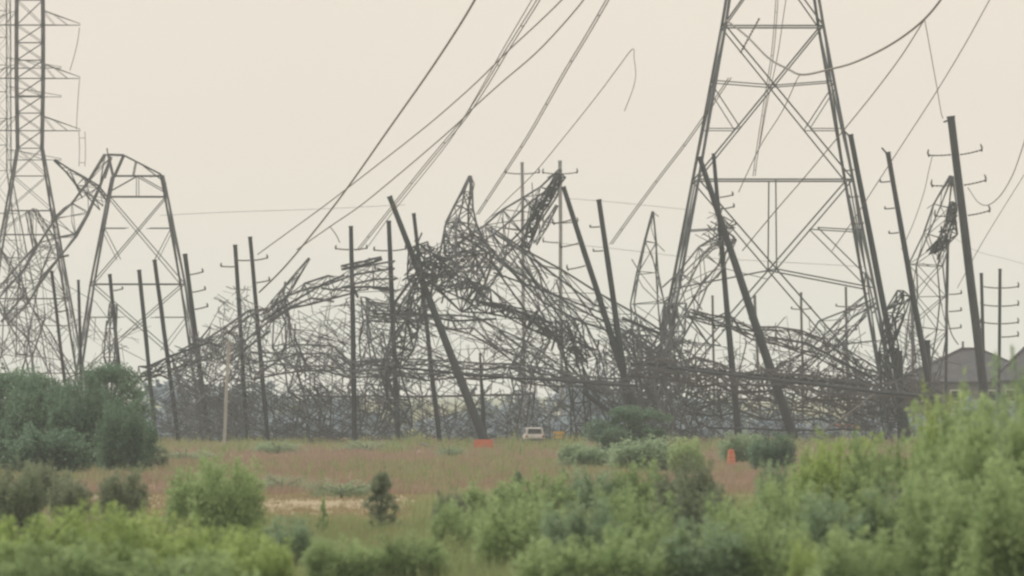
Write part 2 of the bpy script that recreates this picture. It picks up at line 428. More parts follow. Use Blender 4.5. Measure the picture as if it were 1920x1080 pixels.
T(N, 'low sagging lattice beam leading right from the dark left trees', [(262, 705, 22), (310, 690, 26), (360, 662, 36), (410, 640, 50)], 404, 25, 8, .10, 8, 'steel_dark', extra=1, loose=1)
T(N, 'long arched lattice mast rising to the right above the left heap', [(405, 660, 62), (470, 612, 48), (540, 566, 42), (610, 540, 46), (670, 520, 46), (742, 515, 52)], 398, 20, 13, .05, 9, cw=.19, bw=.07, loose=1)
T(N, 'thin mast stub sticking up left of the arched mast', [(500, 600, 24), (540, 540, 14), (580, 484, 3)], 402, 20, 6, .06, 10, cw=.10, bw=.05)
T('tower_peak', 'sharp pyramid peak of a collapsed tower at the centre left', [(882, 330, 3), (875, 365, 22), (866, 412, 50), (866, 460, 84), (884, 535, 104)], 396, 18, 11, .04, 11, cw=.18, bw=.085)
T(N, 'tangled dark lattice packed inside the sharp pyramid peak', [(845, 420, 36), (872, 462, 70), (885, 500, 60), (850, 535, 60)], 397, 35, 7, .2, 12, 'steel_dark', extra=2, loose=1)
T('tower_peak', 'long bent tower peak pointing up to the right near the pale poles', [(1051, 318, 4), (1036, 350, 26), (1000, 388, 50), (945, 440, 72), (890, 492, 84), (850, 560, 90)], 399, 20, 11, .06, 13, cw=.17, bw=.08, extra=1, loose=1)
T(N, 'dense dark crumpled strip hanging under the bent tower peak', [(1052, 330, 16), (1034, 362, 20), (1010, 388, 20), (996, 430, 14), (982, 468, 16)], 398, 25, 9, .12, 14, 'steel_dark', extra=4, bw=.10)
T(N, 'thin strip of lacing dangling from the bent tower peak', [(1044, 385, 5), (1025, 420, 10), (1003, 458, 7)], 400, 20, 7, .06, 15, cw=.07, bw=.05)
T(N, 'dark knot of mangled lattice wrapped round the steep leaning centre pole', [(782, 462, 34), (803, 482, 64), (800, 520, 58), (776, 560, 46), (748, 610, 44), (738, 700, 46), (742, 800, 60)], 393, 35, 11, .13, 16, 'steel_dark', extra=6, bw=.11, loose=1)
T(N, 'thick dark lattice beam sloping down right below the pyramid peak', [(800, 505, 50), (848, 540, 52), (905, 566, 44), (965, 585, 36), (1030, 612, 32), (1110, 665, 34)], 394, 30, 12, .09, 17, 'steel_dark', extra=5, bw=.10, loose=1)
T(N, 'long open lattice mast sloping right from the peaks to the big tower leg', [(905, 440, 40), (985, 500, 62), (1075, 560, 66), (1165, 615, 56), (1250, 660, 54)], 401, 18, 8, .05, 18, cw=.19, bw=.07)
T(N, 'steep lattice mast dropping from the bent peak to the tilted pole pair', [(955, 470, 46), (1010, 545, 44), (1070, 620, 50), (1120, 700, 54), (1150, 790, 60)], 404, 22, 9, .09, 20, cw=.16, bw=.075, loose=1)
T(N, 'sagging lattice boom low across the centre of the wreck', [(690, 585, 30), (790, 592, 26), (890, 610, 34), (975, 660, 40), (1060, 720, 50)], 402, 20, 12, .08, 21, cw=.15, bw=.075, loose=1)
T('tower_peak', 'narrow pointed tower peak standing left of the big tower', [(1224, 397, 3), (1222, 440, 18), (1216, 500, 40), (1212, 560, 56), (1222, 640, 74), (1232, 740, 80)], 407, 15, 9, .05, 22, cw=.14, bw=.07, loose=1)
T(N, 'curved lattice mast slumped against the big tower left leg', [(1372, 440, 26), (1342, 475, 56), (1305, 520, 60), (1278, 580, 58), (1262, 650, 58), (1250, 800, 70)], 397, 25, 11, .07, 23, cw=.15, bw=.075, extra=1, loose=1)
T(N, 'dark bundle of bent steel round the big tower left leg base', [(1262, 570, 30), (1252, 640, 40), (1245, 720, 46), (1240, 820, 60)], 399, 30, 8, .14, 24, 'steel', extra=5, bw=.10)
T('fallen_mast', 'long flattened mast lying level beneath the big tower', [(1180, 690, 40), (1300, 697, 44), (1420, 712, 40), (1540, 728, 40), (1650, 738, 40), (1760, 742, 44)], 395, 30, 20, .07, 25, 'steel_rust', cw=.22, bw=.10, extra=2)
T(N, 'arched lattice scrap above the long flattened mast', [(1290, 588, 16), (1380, 612, 20), (1450, 632, 34), (1510, 640, 40), (1570, 668, 36), (1650, 712, 30)], 400, 20, 13, .07, 26, 'steel_rust', cw=.15, bw=.07, extra=1, loose=1)
T('tower_peak', 'twisted tower peak leaning on the double arm pole at the right', [(1784, 330, 6), (1779, 358, 30), (1763, 420, 52), (1738, 495, 62), (1742, 560, 60), (1735, 640, 66), (1722, 730, 70)], 405, 18, 10, .05, 27, cw=.14, bw=.07, loose=1)
T(N, 'dark crumpled strip inside the twisted right hand tower peak', [(1788, 380, 14), (1778, 425, 22), (1762, 465, 28), (1750, 478, 22)], 404, 25, 6, .15, 28, 'steel_dark', extra=5, bw=.09)
T(N, 'dark twisted clump between the two tilted poles on the right', [(1694, 552, 26), (1676, 590, 30), (1664, 650, 34), (1672, 740, 44), (1682, 815, 50)], 396, 25, 10, .14, 29, 'steel_dark', extra=4, bw=.10)
T(N, 'crossed lattice scrap filling the lower bay of the big tower', [(1440, 730, 40), (1520, 650, 50), (1590, 600, 44), (1640, 560, 30)], 408, 25, 8, .1, 30, loose=2, bw=.065, miss=.25)
T('fallen_mast', 'level crushed mast running through the middle of the left heap', [(470, 690, 48), (560, 668, 50), (650, 676, 46), (740, 690, 36), (860, 694, 30), (1000, 704, 28), (1190, 724, 30)], 396, 25, 22, .10, 31, cw=.17, bw=.085, extra=1, loose=1)
T(N, 'leaning lattice scrap in the gap between the paired left poles', [(520, 560, 26), (545, 640, 44), (575, 720, 56), (585, 810, 60)], 403, 20, 9, .14, 32, bw=.07, loose=2, miss=.2)
T(N, 'upright mangled lattice between the two plain centre poles', [(690, 560, 20), (694, 630, 40), (704, 710, 60), (700, 810, 60)], 405, 30, 9, .15, 33, bw=.07, loose=2, miss=.15)
T(N, 'broken mast leg poking down right of the pale poles', [(1060, 600, 40), (1075, 680, 36), (1085, 750, 30), (1090, 835, 34)], 400, 20, 9, .08, 34, 'steel_dark', bw=.08)
T('crossarm_scrap', 'straight steel crossarm scrap sticking out right of the arched mast', [(640, 502, 8), (680, 494, 9), (716, 484, 6)], 396, 20, 6, .03, 35, 'steel_dark', cw=.11, bw=.06)
T(N, 'upright lattice scrap with splayed foot left of the tilted pole pair', [(1002, 600, 30), (990, 660, 40), (985, 730, 44), (975, 830, 50)], 405, 20, 8, .12, 36, loose=2, bw=.07, miss=.2)
T(N, 'lattice scrap stack at the foot of the tilted pole pair', [(1165, 630, 36), (1190, 680, 44), (1205, 740, 50), (1195, 830, 60)], 399, 30, 8, .14, 37, extra=3, bw=.09, loose=1)
T(N, 'low lattice scrap crossing behind the steep pole foot of the big tower', [(1290, 760, 44), (1400, 750, 44), (1520, 770, 44), (1640, 790, 44)], 401, 30, 10, .14, 38, 'steel_rust', extra=1, bw=.08)


def beam(label, pts, Y, w=.17, mat='steel_dark'):
    """one long steel angle torn loose, bent only where it is kinked"""
    C = [at(x, y, Y) for x, y in pts]; mb = MB()
    for a, b in zip(C, C[1:]): mb.angle(a, b, w)
    return tag(mb.build('loose_steel_bar', M[mat], origin=Vector(min(C, key=lambda v: v.z))), label, 'steel bar', kind='thing')
for lb, pts, w in (
    ('straight loose beam dangling just left of the taller pale pole', [(966, 436), (984, 457), (1027, 522)], .13),
    ('loose beam slanting down across the left pale pole', [(919, 489), (984, 581), (992, 600)], .17),
    ('longest steep loose beam passing between the two pale poles', [(973, 489), (1030, 566), (1075, 634), (1082, 690)], .17),
    ('steep loose beam ending at the foot of the hooked arm pole', [(1053, 516), (1110, 588), (1155, 645)], .14),
    ('gently sloping loose beam crossing both pale poles', [(925, 511), (1040, 552), (1139, 591)], .17),
    ('thick dark loose beam right of the steel knot', [(892, 565), (965, 582), (1037, 607)], .30),
    ('thick loose beam propped against the steel knot from the left', [(737, 572), (766, 532), (797, 488)], .26),
    ('level loose beam joining the two plain centre poles', [(640, 539), (690, 538), (728, 540)], .22),
    ('short thick loose beam at the base of the tilted pole pair', [(1166, 596), (1200, 610), (1238, 626)], .30),
    ('near vertical loose beam left of the tilted pole pair', [(1091, 604), (1097, 650), (1102, 692)], .14),
    ('loose beam climbing right above the arched mast', [(489, 604), (548, 566), (611, 530), (646, 516)], .20),
    ('loose beam sloping up right from the dark left trees', [(272, 690), (330, 664), (392, 642)], .22),
    ('loose beam humped above the flattened mast', [(1440, 632), (1511, 643), (1556, 666), (1634, 708)], .22),
    ('short loose beam right of the big tower left leg', [(1292, 592), (1328, 645)], .17),
    ('slanting loose beam between the leaning pole and the big tower left leg', [(1303, 588), (1367, 611), (1432, 626)], .17),
    ('long level loose beam in front of the flattened mast', [(1196, 681), (1330, 694), (1444, 706), (1622, 722)], .26),
    ('sagging loose beam low under the sharp pyramid peak', [(700, 588), (790, 590), (850, 602), (930, 598)], .20),
    ('loose beam rising left of the big tower right leg', [(1530, 688), (1566, 650), (1592, 622)], .14)):
    beam(lb, pts, 395, w)

# mangled members nobody could count
def tangle(name, label, cx, cy_, rx, ry, n, Y, dep, seed, mat, lo=.7, hi=3.6, w=.075, horiz=0.0, ymax=836):
    rnd = random.Random(seed); mb = MB(); s = Y / F
    for _ in range(int(n * TDENS)):
        a = rnd.uniform(0, 6.283); r = math.sqrt(rnd.random())
        x, y = cx + rx * r * math.cos(a), cy_ + ry * r * math.sin(a)
        y = min(y, ymax)
        p = at(x, y, Y); p.y += rnd.uniform(-dep, dep)
        L_ = rnd.uniform(lo, hi) * (1.8 if rnd.random() < .25 else 1.0)
        m_ = rnd.random()
        if m_ < .38 - .2 * horiz: d = Vector((1, rnd.gauss(0, .4), -.55 + rnd.gauss(0, .25)))
        elif m_ < .58 - .3 * horiz: d = Vector((rnd.gauss(0, .16), rnd.gauss(0, .3), -1))
        elif m_ < .78 - .3 * horiz: d = Vector((1, rnd.gauss(0, .4), .8 + rnd.gauss(0, .35)))
        else: d = Vector((rnd.gauss(0, 1), rnd.gauss(0, .6), rnd.gauss(0, 1 - horiz * .85)))
        d.normalize()
        ww = w * rnd.uniform(.45, 1.25)
        pts = [p - d * L_ / 2]
        if rnd.random() < .72: pts.append(p + d * L_ / 2)
        else:                                        # one sharp kink
            f = rnd.uniform(.25, .75); pts.append(pts[0] + d * L_ * f)
            d = (d + Vector((rnd.gauss(0, .7), rnd.gauss(0, .4), rnd.gauss(0, .7)))).normalized(); pts.append(pts[-1] + d * L_ * (1 - f))
        for q in pts: q.z = max(q.z, .03)
        for q, q2 in zip(pts, pts[1:]): mb.bar(q, q2, ww)
    o = mb.build(name, M[mat], origin=Vector(at(cx, cy_, Y)))
    return tag(o, label, 'steel tangle', kind='stuff')

TG, TDENS = 'twisted_steel', .36
tangle(TG, 'tall grey heap of mangled steel right of the dark left trees', 408, 725, 78, 95, 1700, 401, 6, 1, 'steel', lo=.5, hi=2.6)
tangle(TG, 'mangled steel spread in front of the left tower legs', 120, 640, 150, 90, 200, 414, 6, 2, 'steel', w=.06)
tangle(TG, 'crushed steel between the left heap and the arched mast', 550, 690, 100, 100, 620, 403, 6, 3, 'steel', w=.06)
tangle(TG, 'crushed steel under the arched mast and left of the knot', 655, 680, 90, 120, 560, 404, 6, 4, 'steel', w=.06)
tangle(TG, 'dark knot of bent steel at the leaning centre pole', 805, 492, 34, 32, 220, 394, 2, 5, 'steel_dark', .5, 2, .10)
tangle(TG, 'bent steel hanging beneath the knot on the centre pole', 755, 660, 60, 130, 700, 400, 5, 6, 'steel', w=.07)
tangle(TG, 'bent steel scattered below the sharp pyramid peak', 890, 590, 110, 100, 280, 400, 5, 7, 'steel', w=.065)
tangle(TG, 'loose twisted steel below the long bent peak', 1030, 630, 110, 90, 190, 403, 5, 8, 'steel', w=.065)
tangle(TG, 'bent steel piled in front of the pale distant poles', 960, 720, 180, 75, 560, 402, 6, 9, 'steel', w=.07)
tangle(TG, 'bent steel heaped at the tilted pole pair', 1185, 710, 65, 100, 800, 402, 5, 10, 'steel', w=.075)
tangle(TG, 'bent steel massed round the big tower left leg foot', 1275, 730, 66, 95, 720, 402, 5, 11, 'steel_rust', w=.085)
tangle(TG, 'level tangle of steel under the big tower', 1440, 722, 200, 40, 1050, 402, 6, 12, 'steel_rust', w=.08, horiz=.6)
tangle(TG, 'level tangle of steel right of the big tower', 1660, 740, 110, 42, 850, 402, 5, 13, 'steel_rust', w=.08, horiz=.6)
tangle(TG, 'low crushed steel lying along the ground line, left', 560, 785, 280, 55, 1900, 404, 7, 14, 'steel', w=.07)
tangle(TG, 'low crushed steel lying along the ground line, centre', 940, 788, 180, 48, 560, 404, 7, 15, 'steel', w=.065)
tangle(TG, 'low crushed steel lying along the ground line, right', 1440, 795, 260, 42, 800, 404, 7, 16, 'steel', w=.07)
tangle(TG, 'thin bent steel above the level tangle under the big tower', 1500, 665, 150, 50, 330, 403, 5, 21, 'steel', w=.055)
tangle(TG, 'thin bent steel between the two rightmost tilted poles', 1700, 660, 50, 70, 170, 403, 4, 22, 'steel', w=.055)
tangle(TG, 'ragged bent steel bristling round the left pole pair', 445, 600, 40, 60, 260, 400, 3, 23, 'steel', .5, 2.0, .06)
tangle(TG, 'dark crush of steel where the leaning pole meets the big tower', 1352, 432, 26, 40, 110, 397, 2, 17, 'steel_dark', .5, 1.8, .09)
tangle(TG, 'loose bent steel inside the sharp pyramid peak', 874, 470, 44, 46, 110, 397, 3, 18, 'steel', .5, 2.2, .07)

# ------------------------------------------------------------------ poles
def arm_mesh(L, mat):
    """standoff insulator arm: ribbed rod swept out, ending in an upright clamp"""
    mb = MB(); n = 12
    mb.tube([Vector((L * i / n, 0, .10 * L * (i / n) ** 2)) for i in range(n + 1)], [.045 + (.05 if i % 2 else 0) for i in range(n + 1)], 6)
    mb.tube([Vector((L * .97, 0, .03)), Vector((L * 1.0, 0, .2 * L)), Vector((L * .95, 0, .36 * L))], [.07, .09, .05], 6)
    return mb.mesh('insulator_arm', mat)
ARM = {L: arm_mesh(L, M['insul']) for L in (.9, 1.25, 1.7, 2.1)}

def pole(label, top, low, Y, wt, wb, mat, arms=(), armL=1.25, stub=None, name='utility_pole', group=None, dy=0, ground=True, n=10):
    s = Y / F
    a = at(top[0], top[1], Y + dy); b = at(low[0], low[1], Y)
    if ground:
        t = (a.z + .3) / (a.z - b.z); e = a + (b - a) * t
    else: e = b
    root = empty(name, (e.x, e.y, max(e.z, 0)), label, 'pole', group)
    mb = MB(); K = 8; rnd = random.Random(label)
    pts = []; rad = []
    for i in range(K + 1):
        t = i / K; p = e.lerp(a, t)
        bend = math.sin(t * math.pi) * rnd.uniform(-.03, .03)
        pts.append(p + Vector((bend, 0, 0))); rad.append((wb * .58 + (wt * .76 - wb * .58) * t) * s / 2 * (1 + rnd.uniform(-.04, .04)))
    mb.tube(pts, rad, n); mb.build('shaft', mat, root, smooth=False)
    d = (a - e).normalized()
    cap = MB(); cap.tube([a - d * .05, a + d * .12], [wt * s / 2 * .86] * 2, n); cap.build('cap', mat, root)
    lean = math.atan2(d.x, d.z)
    for row, sides in arms:
        t = (H + (HOR - row) * s - e.z) / (a.z - e.z); p = e.lerp(a, t)
        for sd in sides:
            sg = 1 if sd == 'r' else -1
            o = bpy.data.objects.new('insulator_arm', ARM[armL]); COL.objects.link(o); o.parent = root
            r = (wb + (wt - wb) * t) * s / 2 * .8
            o.location = p + Vector((sg * r, 0, 0)) - root.location
            o.rotation_euler = (0, lean if sg > 0 else -lean, 0 if sg > 0 else math.pi)
    if stub:
        m = MB(); q = at(stub[0], stub[1], Y + dy); m.bar(a - d * .2, q, .16); m.build('top_bracket', mat, root)
    return root

D, PD, PM = M['pole_dark'], M['pole_pale'], M['pole_mid']
pole('thick dark pole with three pairs of upturned insulator arms at far right', (1783, 220), (1848, 760), 392, 19, 32, D, [(290, 'lr'), (347, 'lr'), (404, 'lr')], 2.1, (1769, 229))
pole('dark tilted pole with a small top bracket, left of the thick armed pole', (1665, 287), (1738, 700), 396, 12, 22, D, [(340, 'l'), (390, 'l'), (436, 'l')], .9, (1653, 277))
pole('dark tilted pole rising close beside the big tower right leg', (1595, 254), (1681, 700), 397, 13, 23, D, [(318, 'l'), (368, 'l'), (418, 'l')], .9, (1583, 246))
pole('steeply leaning dark pole crossing in front of the big tower', (1312, 296), (1478, 790), 396, 13, 36, D)
pole('slim dark pole nearly upright inside the big tower', (1338, 290), (1383, 800), 397, 9, 24, D, [(370, 'r'), (392, 'r'), (425, 'r')], 1.25)
pole('dark tilted pole with bare top, right of the pair that meets at the base', (1123, 376), (1172, 715), 398, 12, 24, D, [(425, 'l'), (470, 'l')], .9)
pole('dark leaning pole with hooked arms facing the pale poles', (1057, 352), (1180, 735), 398, 11, 26, D, [(412, 'l'), (456, 'l'), (498, 'l')], 1.7)
pole('steep leaning dark pole with the steel knot near its top', (731, 370), (908, 825), 393, 13, 32, D)
pole('thin dark pole just right of the steep leaning pole top', (776, 402), (823, 815), 400, 9, 17, D)
pole('dark plain pole left of the steep leaning pole', (729, 416), (746, 826), 398, 11, 18, D, [(470, 'lr'), (505, 'l')], 1.25)
pole('dark upright pole with one level pair of arms, left of centre', (658, 426), (665, 826), 398, 10, 19, D, [(468, 'lr'), (545, 'lr')], 1.25)
pole('right hand pole of the dark pair above the left heap', (469, 446), (502, 820), 400, 10, 15, D, [(488, 'lr'), (530, 'r')], 1.25)
pole('left hand pole of the dark pair above the left heap', (441, 461), (463, 815), 401, 10, 14, D, [(500, 'l')], 1.25)
pole('dark pole hugging the right leg of the snapped tower', (347, 478), (386, 780), 403, 11, 16, D, [(515, 'r'), (548, 'r'), (580, 'r')], 1.25)
pole('slanted dark pole right of the snapped tower centre', (290, 489), (326, 760), 404, 10, 15, D)
pole('slanted dark pole at the snapped tower centre', (261, 508), (285, 750), 404, 10, 14, D)
pole('dark pole by the snapped tower left leg, just inside it', (206, 516), (228, 740), 405, 9, 13, D, [(545, 'r')], .9)
pole('short dark pole touching the snapped tower left leg from outside', (147, 527), (153, 735), 405, 7, 13, D)
pole('dark pole amid the wreck under the left edge tower', (97, 510), (124, 740), 405, 8, 12, D, [(585, 'r')], .9)
pole('taller pale pole just right of the other pale pole, centre', (1050, 303), (1053, 740), 470, 9, 11, PD, [(326, 'lr'), (418, 'lr'), (455, 'l')], 1.7)
pole('pale slender pole left of the other pale pole, centre', (979, 306), (983, 740), 470, 8, 11, PD, [(326, 'lr'), (430, 'lr')], 1.7)
pole('dark pole with four pairs of arms above the roof gap at far right', (1875, 506), (1873, 745), 425, 8, 10, D, [(540, 'lr'), (574, 'lr'), (607, 'lr'), (632, 'r')], 1.7)
pole('plain dark pole beside the thick armed pole, above the roof', (1840, 514), (1847, 750), 424, 8, 11, D)
pole('dark pole with arms only on its right, below the twisted peak', (1777, 450), (1774, 690), 425, 8, 10, D, [(552, 'r'), (584, 'r'), (616, 'r')], 1.25)
pole('grey upright pole seen through the right side of the big tower', (1586, 540), (1589, 720), 440, 6, 8, PM, [(575, 'lr'), (620, 'lr')], .9)
pole('short grey pole seen through the centre of the big tower', (1502, 550), (1504, 690), 455, 6, 8, PM, [(580, 'lr')], .9)
pole('faint grey pole seen just inside the big tower left leg', (1336, 556), (1338, 690), 455, 6, 8, PM)
pole('short grey pole between the tilted pair on the right', (1709, 545), (1712, 700), 440, 7, 9, PM, [(600, 'l')], .9)
pole('short grey pole top poking out beside the steep leaning one', (1415, 556), (1422, 700), 450, 7, 9, PM)
pole('stubby dark pole rising at the foot of the steep centre one', (900, 664), (908, 825), 397, 5, 20, D)
pole('pale bleached wood pole at the front of the left heap', (429, 640), (420, 846), 362, 8, 10, M['pole_wood'], name='wooden_post')
pole('dark pole stump at the right behind the green sapling', (1738, 640), (1745, 810), 398, 16, 22, D, name='pole_stump')
pole('stout dark stump amid twisted steel right of the big tower', (1684, 660), (1692, 815), 397, 20, 34, D, name='pole_stump')

def lying(name, label, a, b, Y, wa, wb, mat, Y2=None):
    p, q = at(a[0], a[1], Y), at(b[0], b[1], Y2 or Y)
    org = Vector(min((p, q), key=lambda v: v.z))
    L_ = (q - p).length; k = max(5, int(L_ / 1.6)); rnd = random.Random(label)
    mb = MB(); sag = L_ * rnd.uniform(.004, .014); kz = [0]
    for i in range(k): kz.append(kz[-1] * .8 + rnd.gauss(0, .045 if L_ > 8 else .02))
    mb.tube([p.lerp(q, i / k) + Vector((0, 0, kz[i] - sag * math.sin(math.pi * i / k))) for i in range(k + 1)],
            [(wa + (wb - wa) * i / k) * Y / F / 2 * (.62 if L_ > 8 else .9) * rnd.uniform(.85, 1.15) for i in range(k + 1)], 7)
    return tag(mb.build(name, mat, origin=org), label, 'pole')
lying('fallen_pole', 'dark pole lying on the grass left of the red barrier', (790, 832), (892, 846), 372, 6, 9, D, 366)
lying('fallen_pole', 'short thick dark pole end slanting down right of the pale poles', (1092, 733), (1142, 772), 396, 9, 13, D)
lying('fallen_pole', 'thin dark pole lying level near the ground beneath the big tower', (1325, 801), (1585, 806), 396, 6, 8, D)
lying('fallen_pole', 'level dark pole crossing the centre of the wreck', (700, 684), (1195, 724), 394, 7, 9, D)
lying('fallen_pole', 'dark level pole at the lower edge of the left heap', (560, 742), (1000, 738), 406, 6, 8, PM)
lying('fallen_pole', 'dark sagging pole under the flattened mast at the right', (1250, 688), (1760, 748), 394, 9, 12, D)
lying('fallen_pole', 'pale bare limb leaning across the dark left trees', (128, 842), (240, 784), 285, 4, 5, M['pole_wood'], 292)
lying('fallen_pole', 'pale stick slanting up right above the right hand shrubs', (1490, 842), (1640, 740), 380, 5, 6, PM)

# ------------------------------------------------------------------ conductors
def wire(label, pts, r=.045, Y0=400, Y1=None, pair=0, name='conductor', mat='wire'):
    """pts run from the far low end to the near end (photo px); Y runs from Y0 to Y1"""
    Y1 = Y1 or Y0; n = len(pts)
    L_ = [0]
    for p, q in zip(pts, pts[1:]): L_.append(L_[-1] + math.dist(p, q))
    C = [at(x, y, Y0 + (Y1 - Y0) * l / L_[-1]) for (x, y), l in zip(pts, L_)]
    out = []
    for i in range(n - 1):
        p0, p1, p2, p3 = C[max(i - 1, 0)], C[i], C[i + 1], C[min(i + 2, n - 1)]
        k = 7
        for j in range(k):
            t = j / k
            out.append(.5 * ((2 * p1) + (p2 - p0) * t + (2 * p0 - 5 * p1 + 4 * p2 - p3) * t * t + (3 * p1 - p0 - 3 * p2 + p3) * t ** 3))
    out.append(C[-1])
    org = Vector(out[0])
    r *= 1.3
    mb = MB(); mb.tube(out, r, 5)
    if pair:
        mb.tube([p + Vector((pair, .1, .02)) for p in out], r, 5)
        for p in out[3::9]: mb.bar(p, p + Vector((pair, .1, .02)), r * 1.5)
    return tag(mb.build(name, M[mat], origin=org), label, 'power line')

wire('boldest dark cable sweeping up from the left pole pair to the top', [(486, 548), (534, 500), (596, 425), (655, 347), (733, 236), (800, 141), (855, 58), (893, -5), (940, -90)], .062, 402, 270)
wire('cable crossing low behind the boldest cable, curving to the top centre', [(483, 477), (545, 432), (604, 389), (682, 329), (794, 241), (863, 182), (905, 143), (956, 92), (1010, 42), (1053, 0), (1120, -70)], .040, 402, 280)
wire('rightmost of the three crossing cables at the top centre', [(557, 468), (620, 424), (678, 384), (750, 325), (817, 268), (863, 227), (891, 199), (940, 155), (1002, 102), (1050, 52), (1094, 0), (1150, -75)], .042, 402, 280)
wire('paired cable rising steeply through the crossing point', [(668, 470), (725, 398), (784, 324), (830, 268), (868, 222), (910, 158), (946, 97), (980, 42), (1006, 0), (1050, -80)], .034, 402, 290, .25)
wire('faint steep cable just left of the paired one', [(690, 462), (735, 400), (775, 350), (840, 268), (875, 212), (909, 153), (950, 80), (997, 0), (1040, -75)], .030, 402, 290)
wire('pale double cable climbing from the sharp pyramid peak', [(893, 402), (940, 330), (988, 255), (1022, 196), (1057, 134), (1098, 66), (1136, 0), (1180, -80)], .036, 400, 290, .22)
wire('broken cable that rises to a point and dangles back down', [(909, 417), (955, 370), (1002, 324), (1060, 254), (1122, 176), (1160, 125), (1186, 92), (1189, 110), (1192, 139), (1187, 166), (1171, 208)], .032, 402, 360)
wire('pale double cable running up to the big tower left leg', [(1143, 458), (1196, 384), (1240, 325), (1280, 273), (1312, 228), (1350, 170), (1366, 146)], .038, 410, 400, .25)
wire('heavy sagging cable drooping from the top right to the big tower', [(1362, 38), (1400, 68), (1440, 108), (1475, 128), (1506, 140), (1560, 129), (1600, 118), (1650, 95), (1694, 68), (1733, 36), (1765, -2), (1820, -80)], .072, 396, 330)
wire('thin cable dropping left from the heavy sagging cable', [(1392, 470), (1450, 400), (1508, 333), (1567, 262), (1595, 228), (1640, 172), (1690, 105), (1733, 37)], .040, 398, 352)
wire('thin cable hanging from the heavy one to the thick pole', [(1768, 222), (1764, 208), (1757, 165), (1748, 115), (1740, 70), (1734, 38)], .030, 391, 356)
wire('long pale cable slanting down from the top right corner', [(1560, 470), (1605, 405), (1650, 335), (1700, 258), (1757, 170), (1810, 82), (1858, -5), (1900, -80)], .034, 402, 340)
wire('looping cable at the right edge beside the thick pole', [(1815, 352), (1832, 377), (1848, 385), (1864, 378), (1882, 358), (1900, 325), (1912, 292), (1925, 250), (1950, 150)], .036, 392, 370)
wire('faint cable below the looping one at the right edge', [(1795, 540), (1840, 458), (1880, 392), (1925, 320), (1960, 260)], .026, 400, 380)
wire('thin cable hanging left of the thick armed pole', [(1690, 468), (1712, 420), (1732, 362), (1742, 318), (1748, 292)], .026, 402, 394)
wire('faint cable inside the big tower falling to the lower left', [(1385, 360), (1425, 275), (1467, 208), (1496, 146), (1506, 140)], .034, 405, 397)
wire('faint steep double cable seen through the top of the big tower', [(1412, 330), (1417, 290), (1433, 187), (1446, 104), (1452, 40), (1456, -20), (1462, -90)], .034, 440, 420, .22)
wire('second faint steep cable through the top of the big tower', [(1425, 270), (1440, 187), (1458, 104), (1471, 17), (1485, -70)], .034, 436, 420)
wire('faint distant level line left of the steep leaning pole', [(300, 404), (420, 398), (540, 394), (640, 390), (760, 384)], .026, 620, 640)
wire('faint distant level line left of the narrow tower peak', [(1060, 372), (1140, 378), (1220, 386), (1300, 394)], .026, 620, 640)
wire('lower faint distant level line left of the big tower', [(1040, 455), (1140, 465), (1220, 474), (1300, 482), (1620, 500)], .026, 620, 640)
wire('faint far line at the right edge above the roofs', [(1780, 440), (1830, 470), (1880, 484), (1940, 500)], .022, 620, 640)
wire('slack thin wire hanging from the upper left arm', [(149, 52), (146, 75), (140, 102), (131, 132)], .028, 430, 432)
wire('slack thin wire hanging from the middle left arm', [(149, 150), (146, 190), (143, 242)], .026, 430, 431)
wire('slack thin wires hanging from the lowest left arm', [(148, 247), (149, 280), (148, 312)], .026, 430, 431, .6)
wire('drooping scrap of wire below the twisted right hand peak', [(1797, 646), (1785, 628), (1778, 600), (1776, 560)], .045, 404)
wire('short cable hanging off the level pole arm left of centre', [(637, 455), (630, 440), (618, 424)], .035, 398)
ins = MB(); a_, b_ = at(1424, 34, 399), at(1388, 100, 399)
ins.tube([a_.lerp(b_, i / 24) for i in range(25)], [.13 if i % 2 else .05 for i in range(25)], 6)
tag(ins.build('insulator_string', M['insul'], origin=Vector(b_)), 'slanted insulator string hanging in the top bay of the big tower', 'insulator')

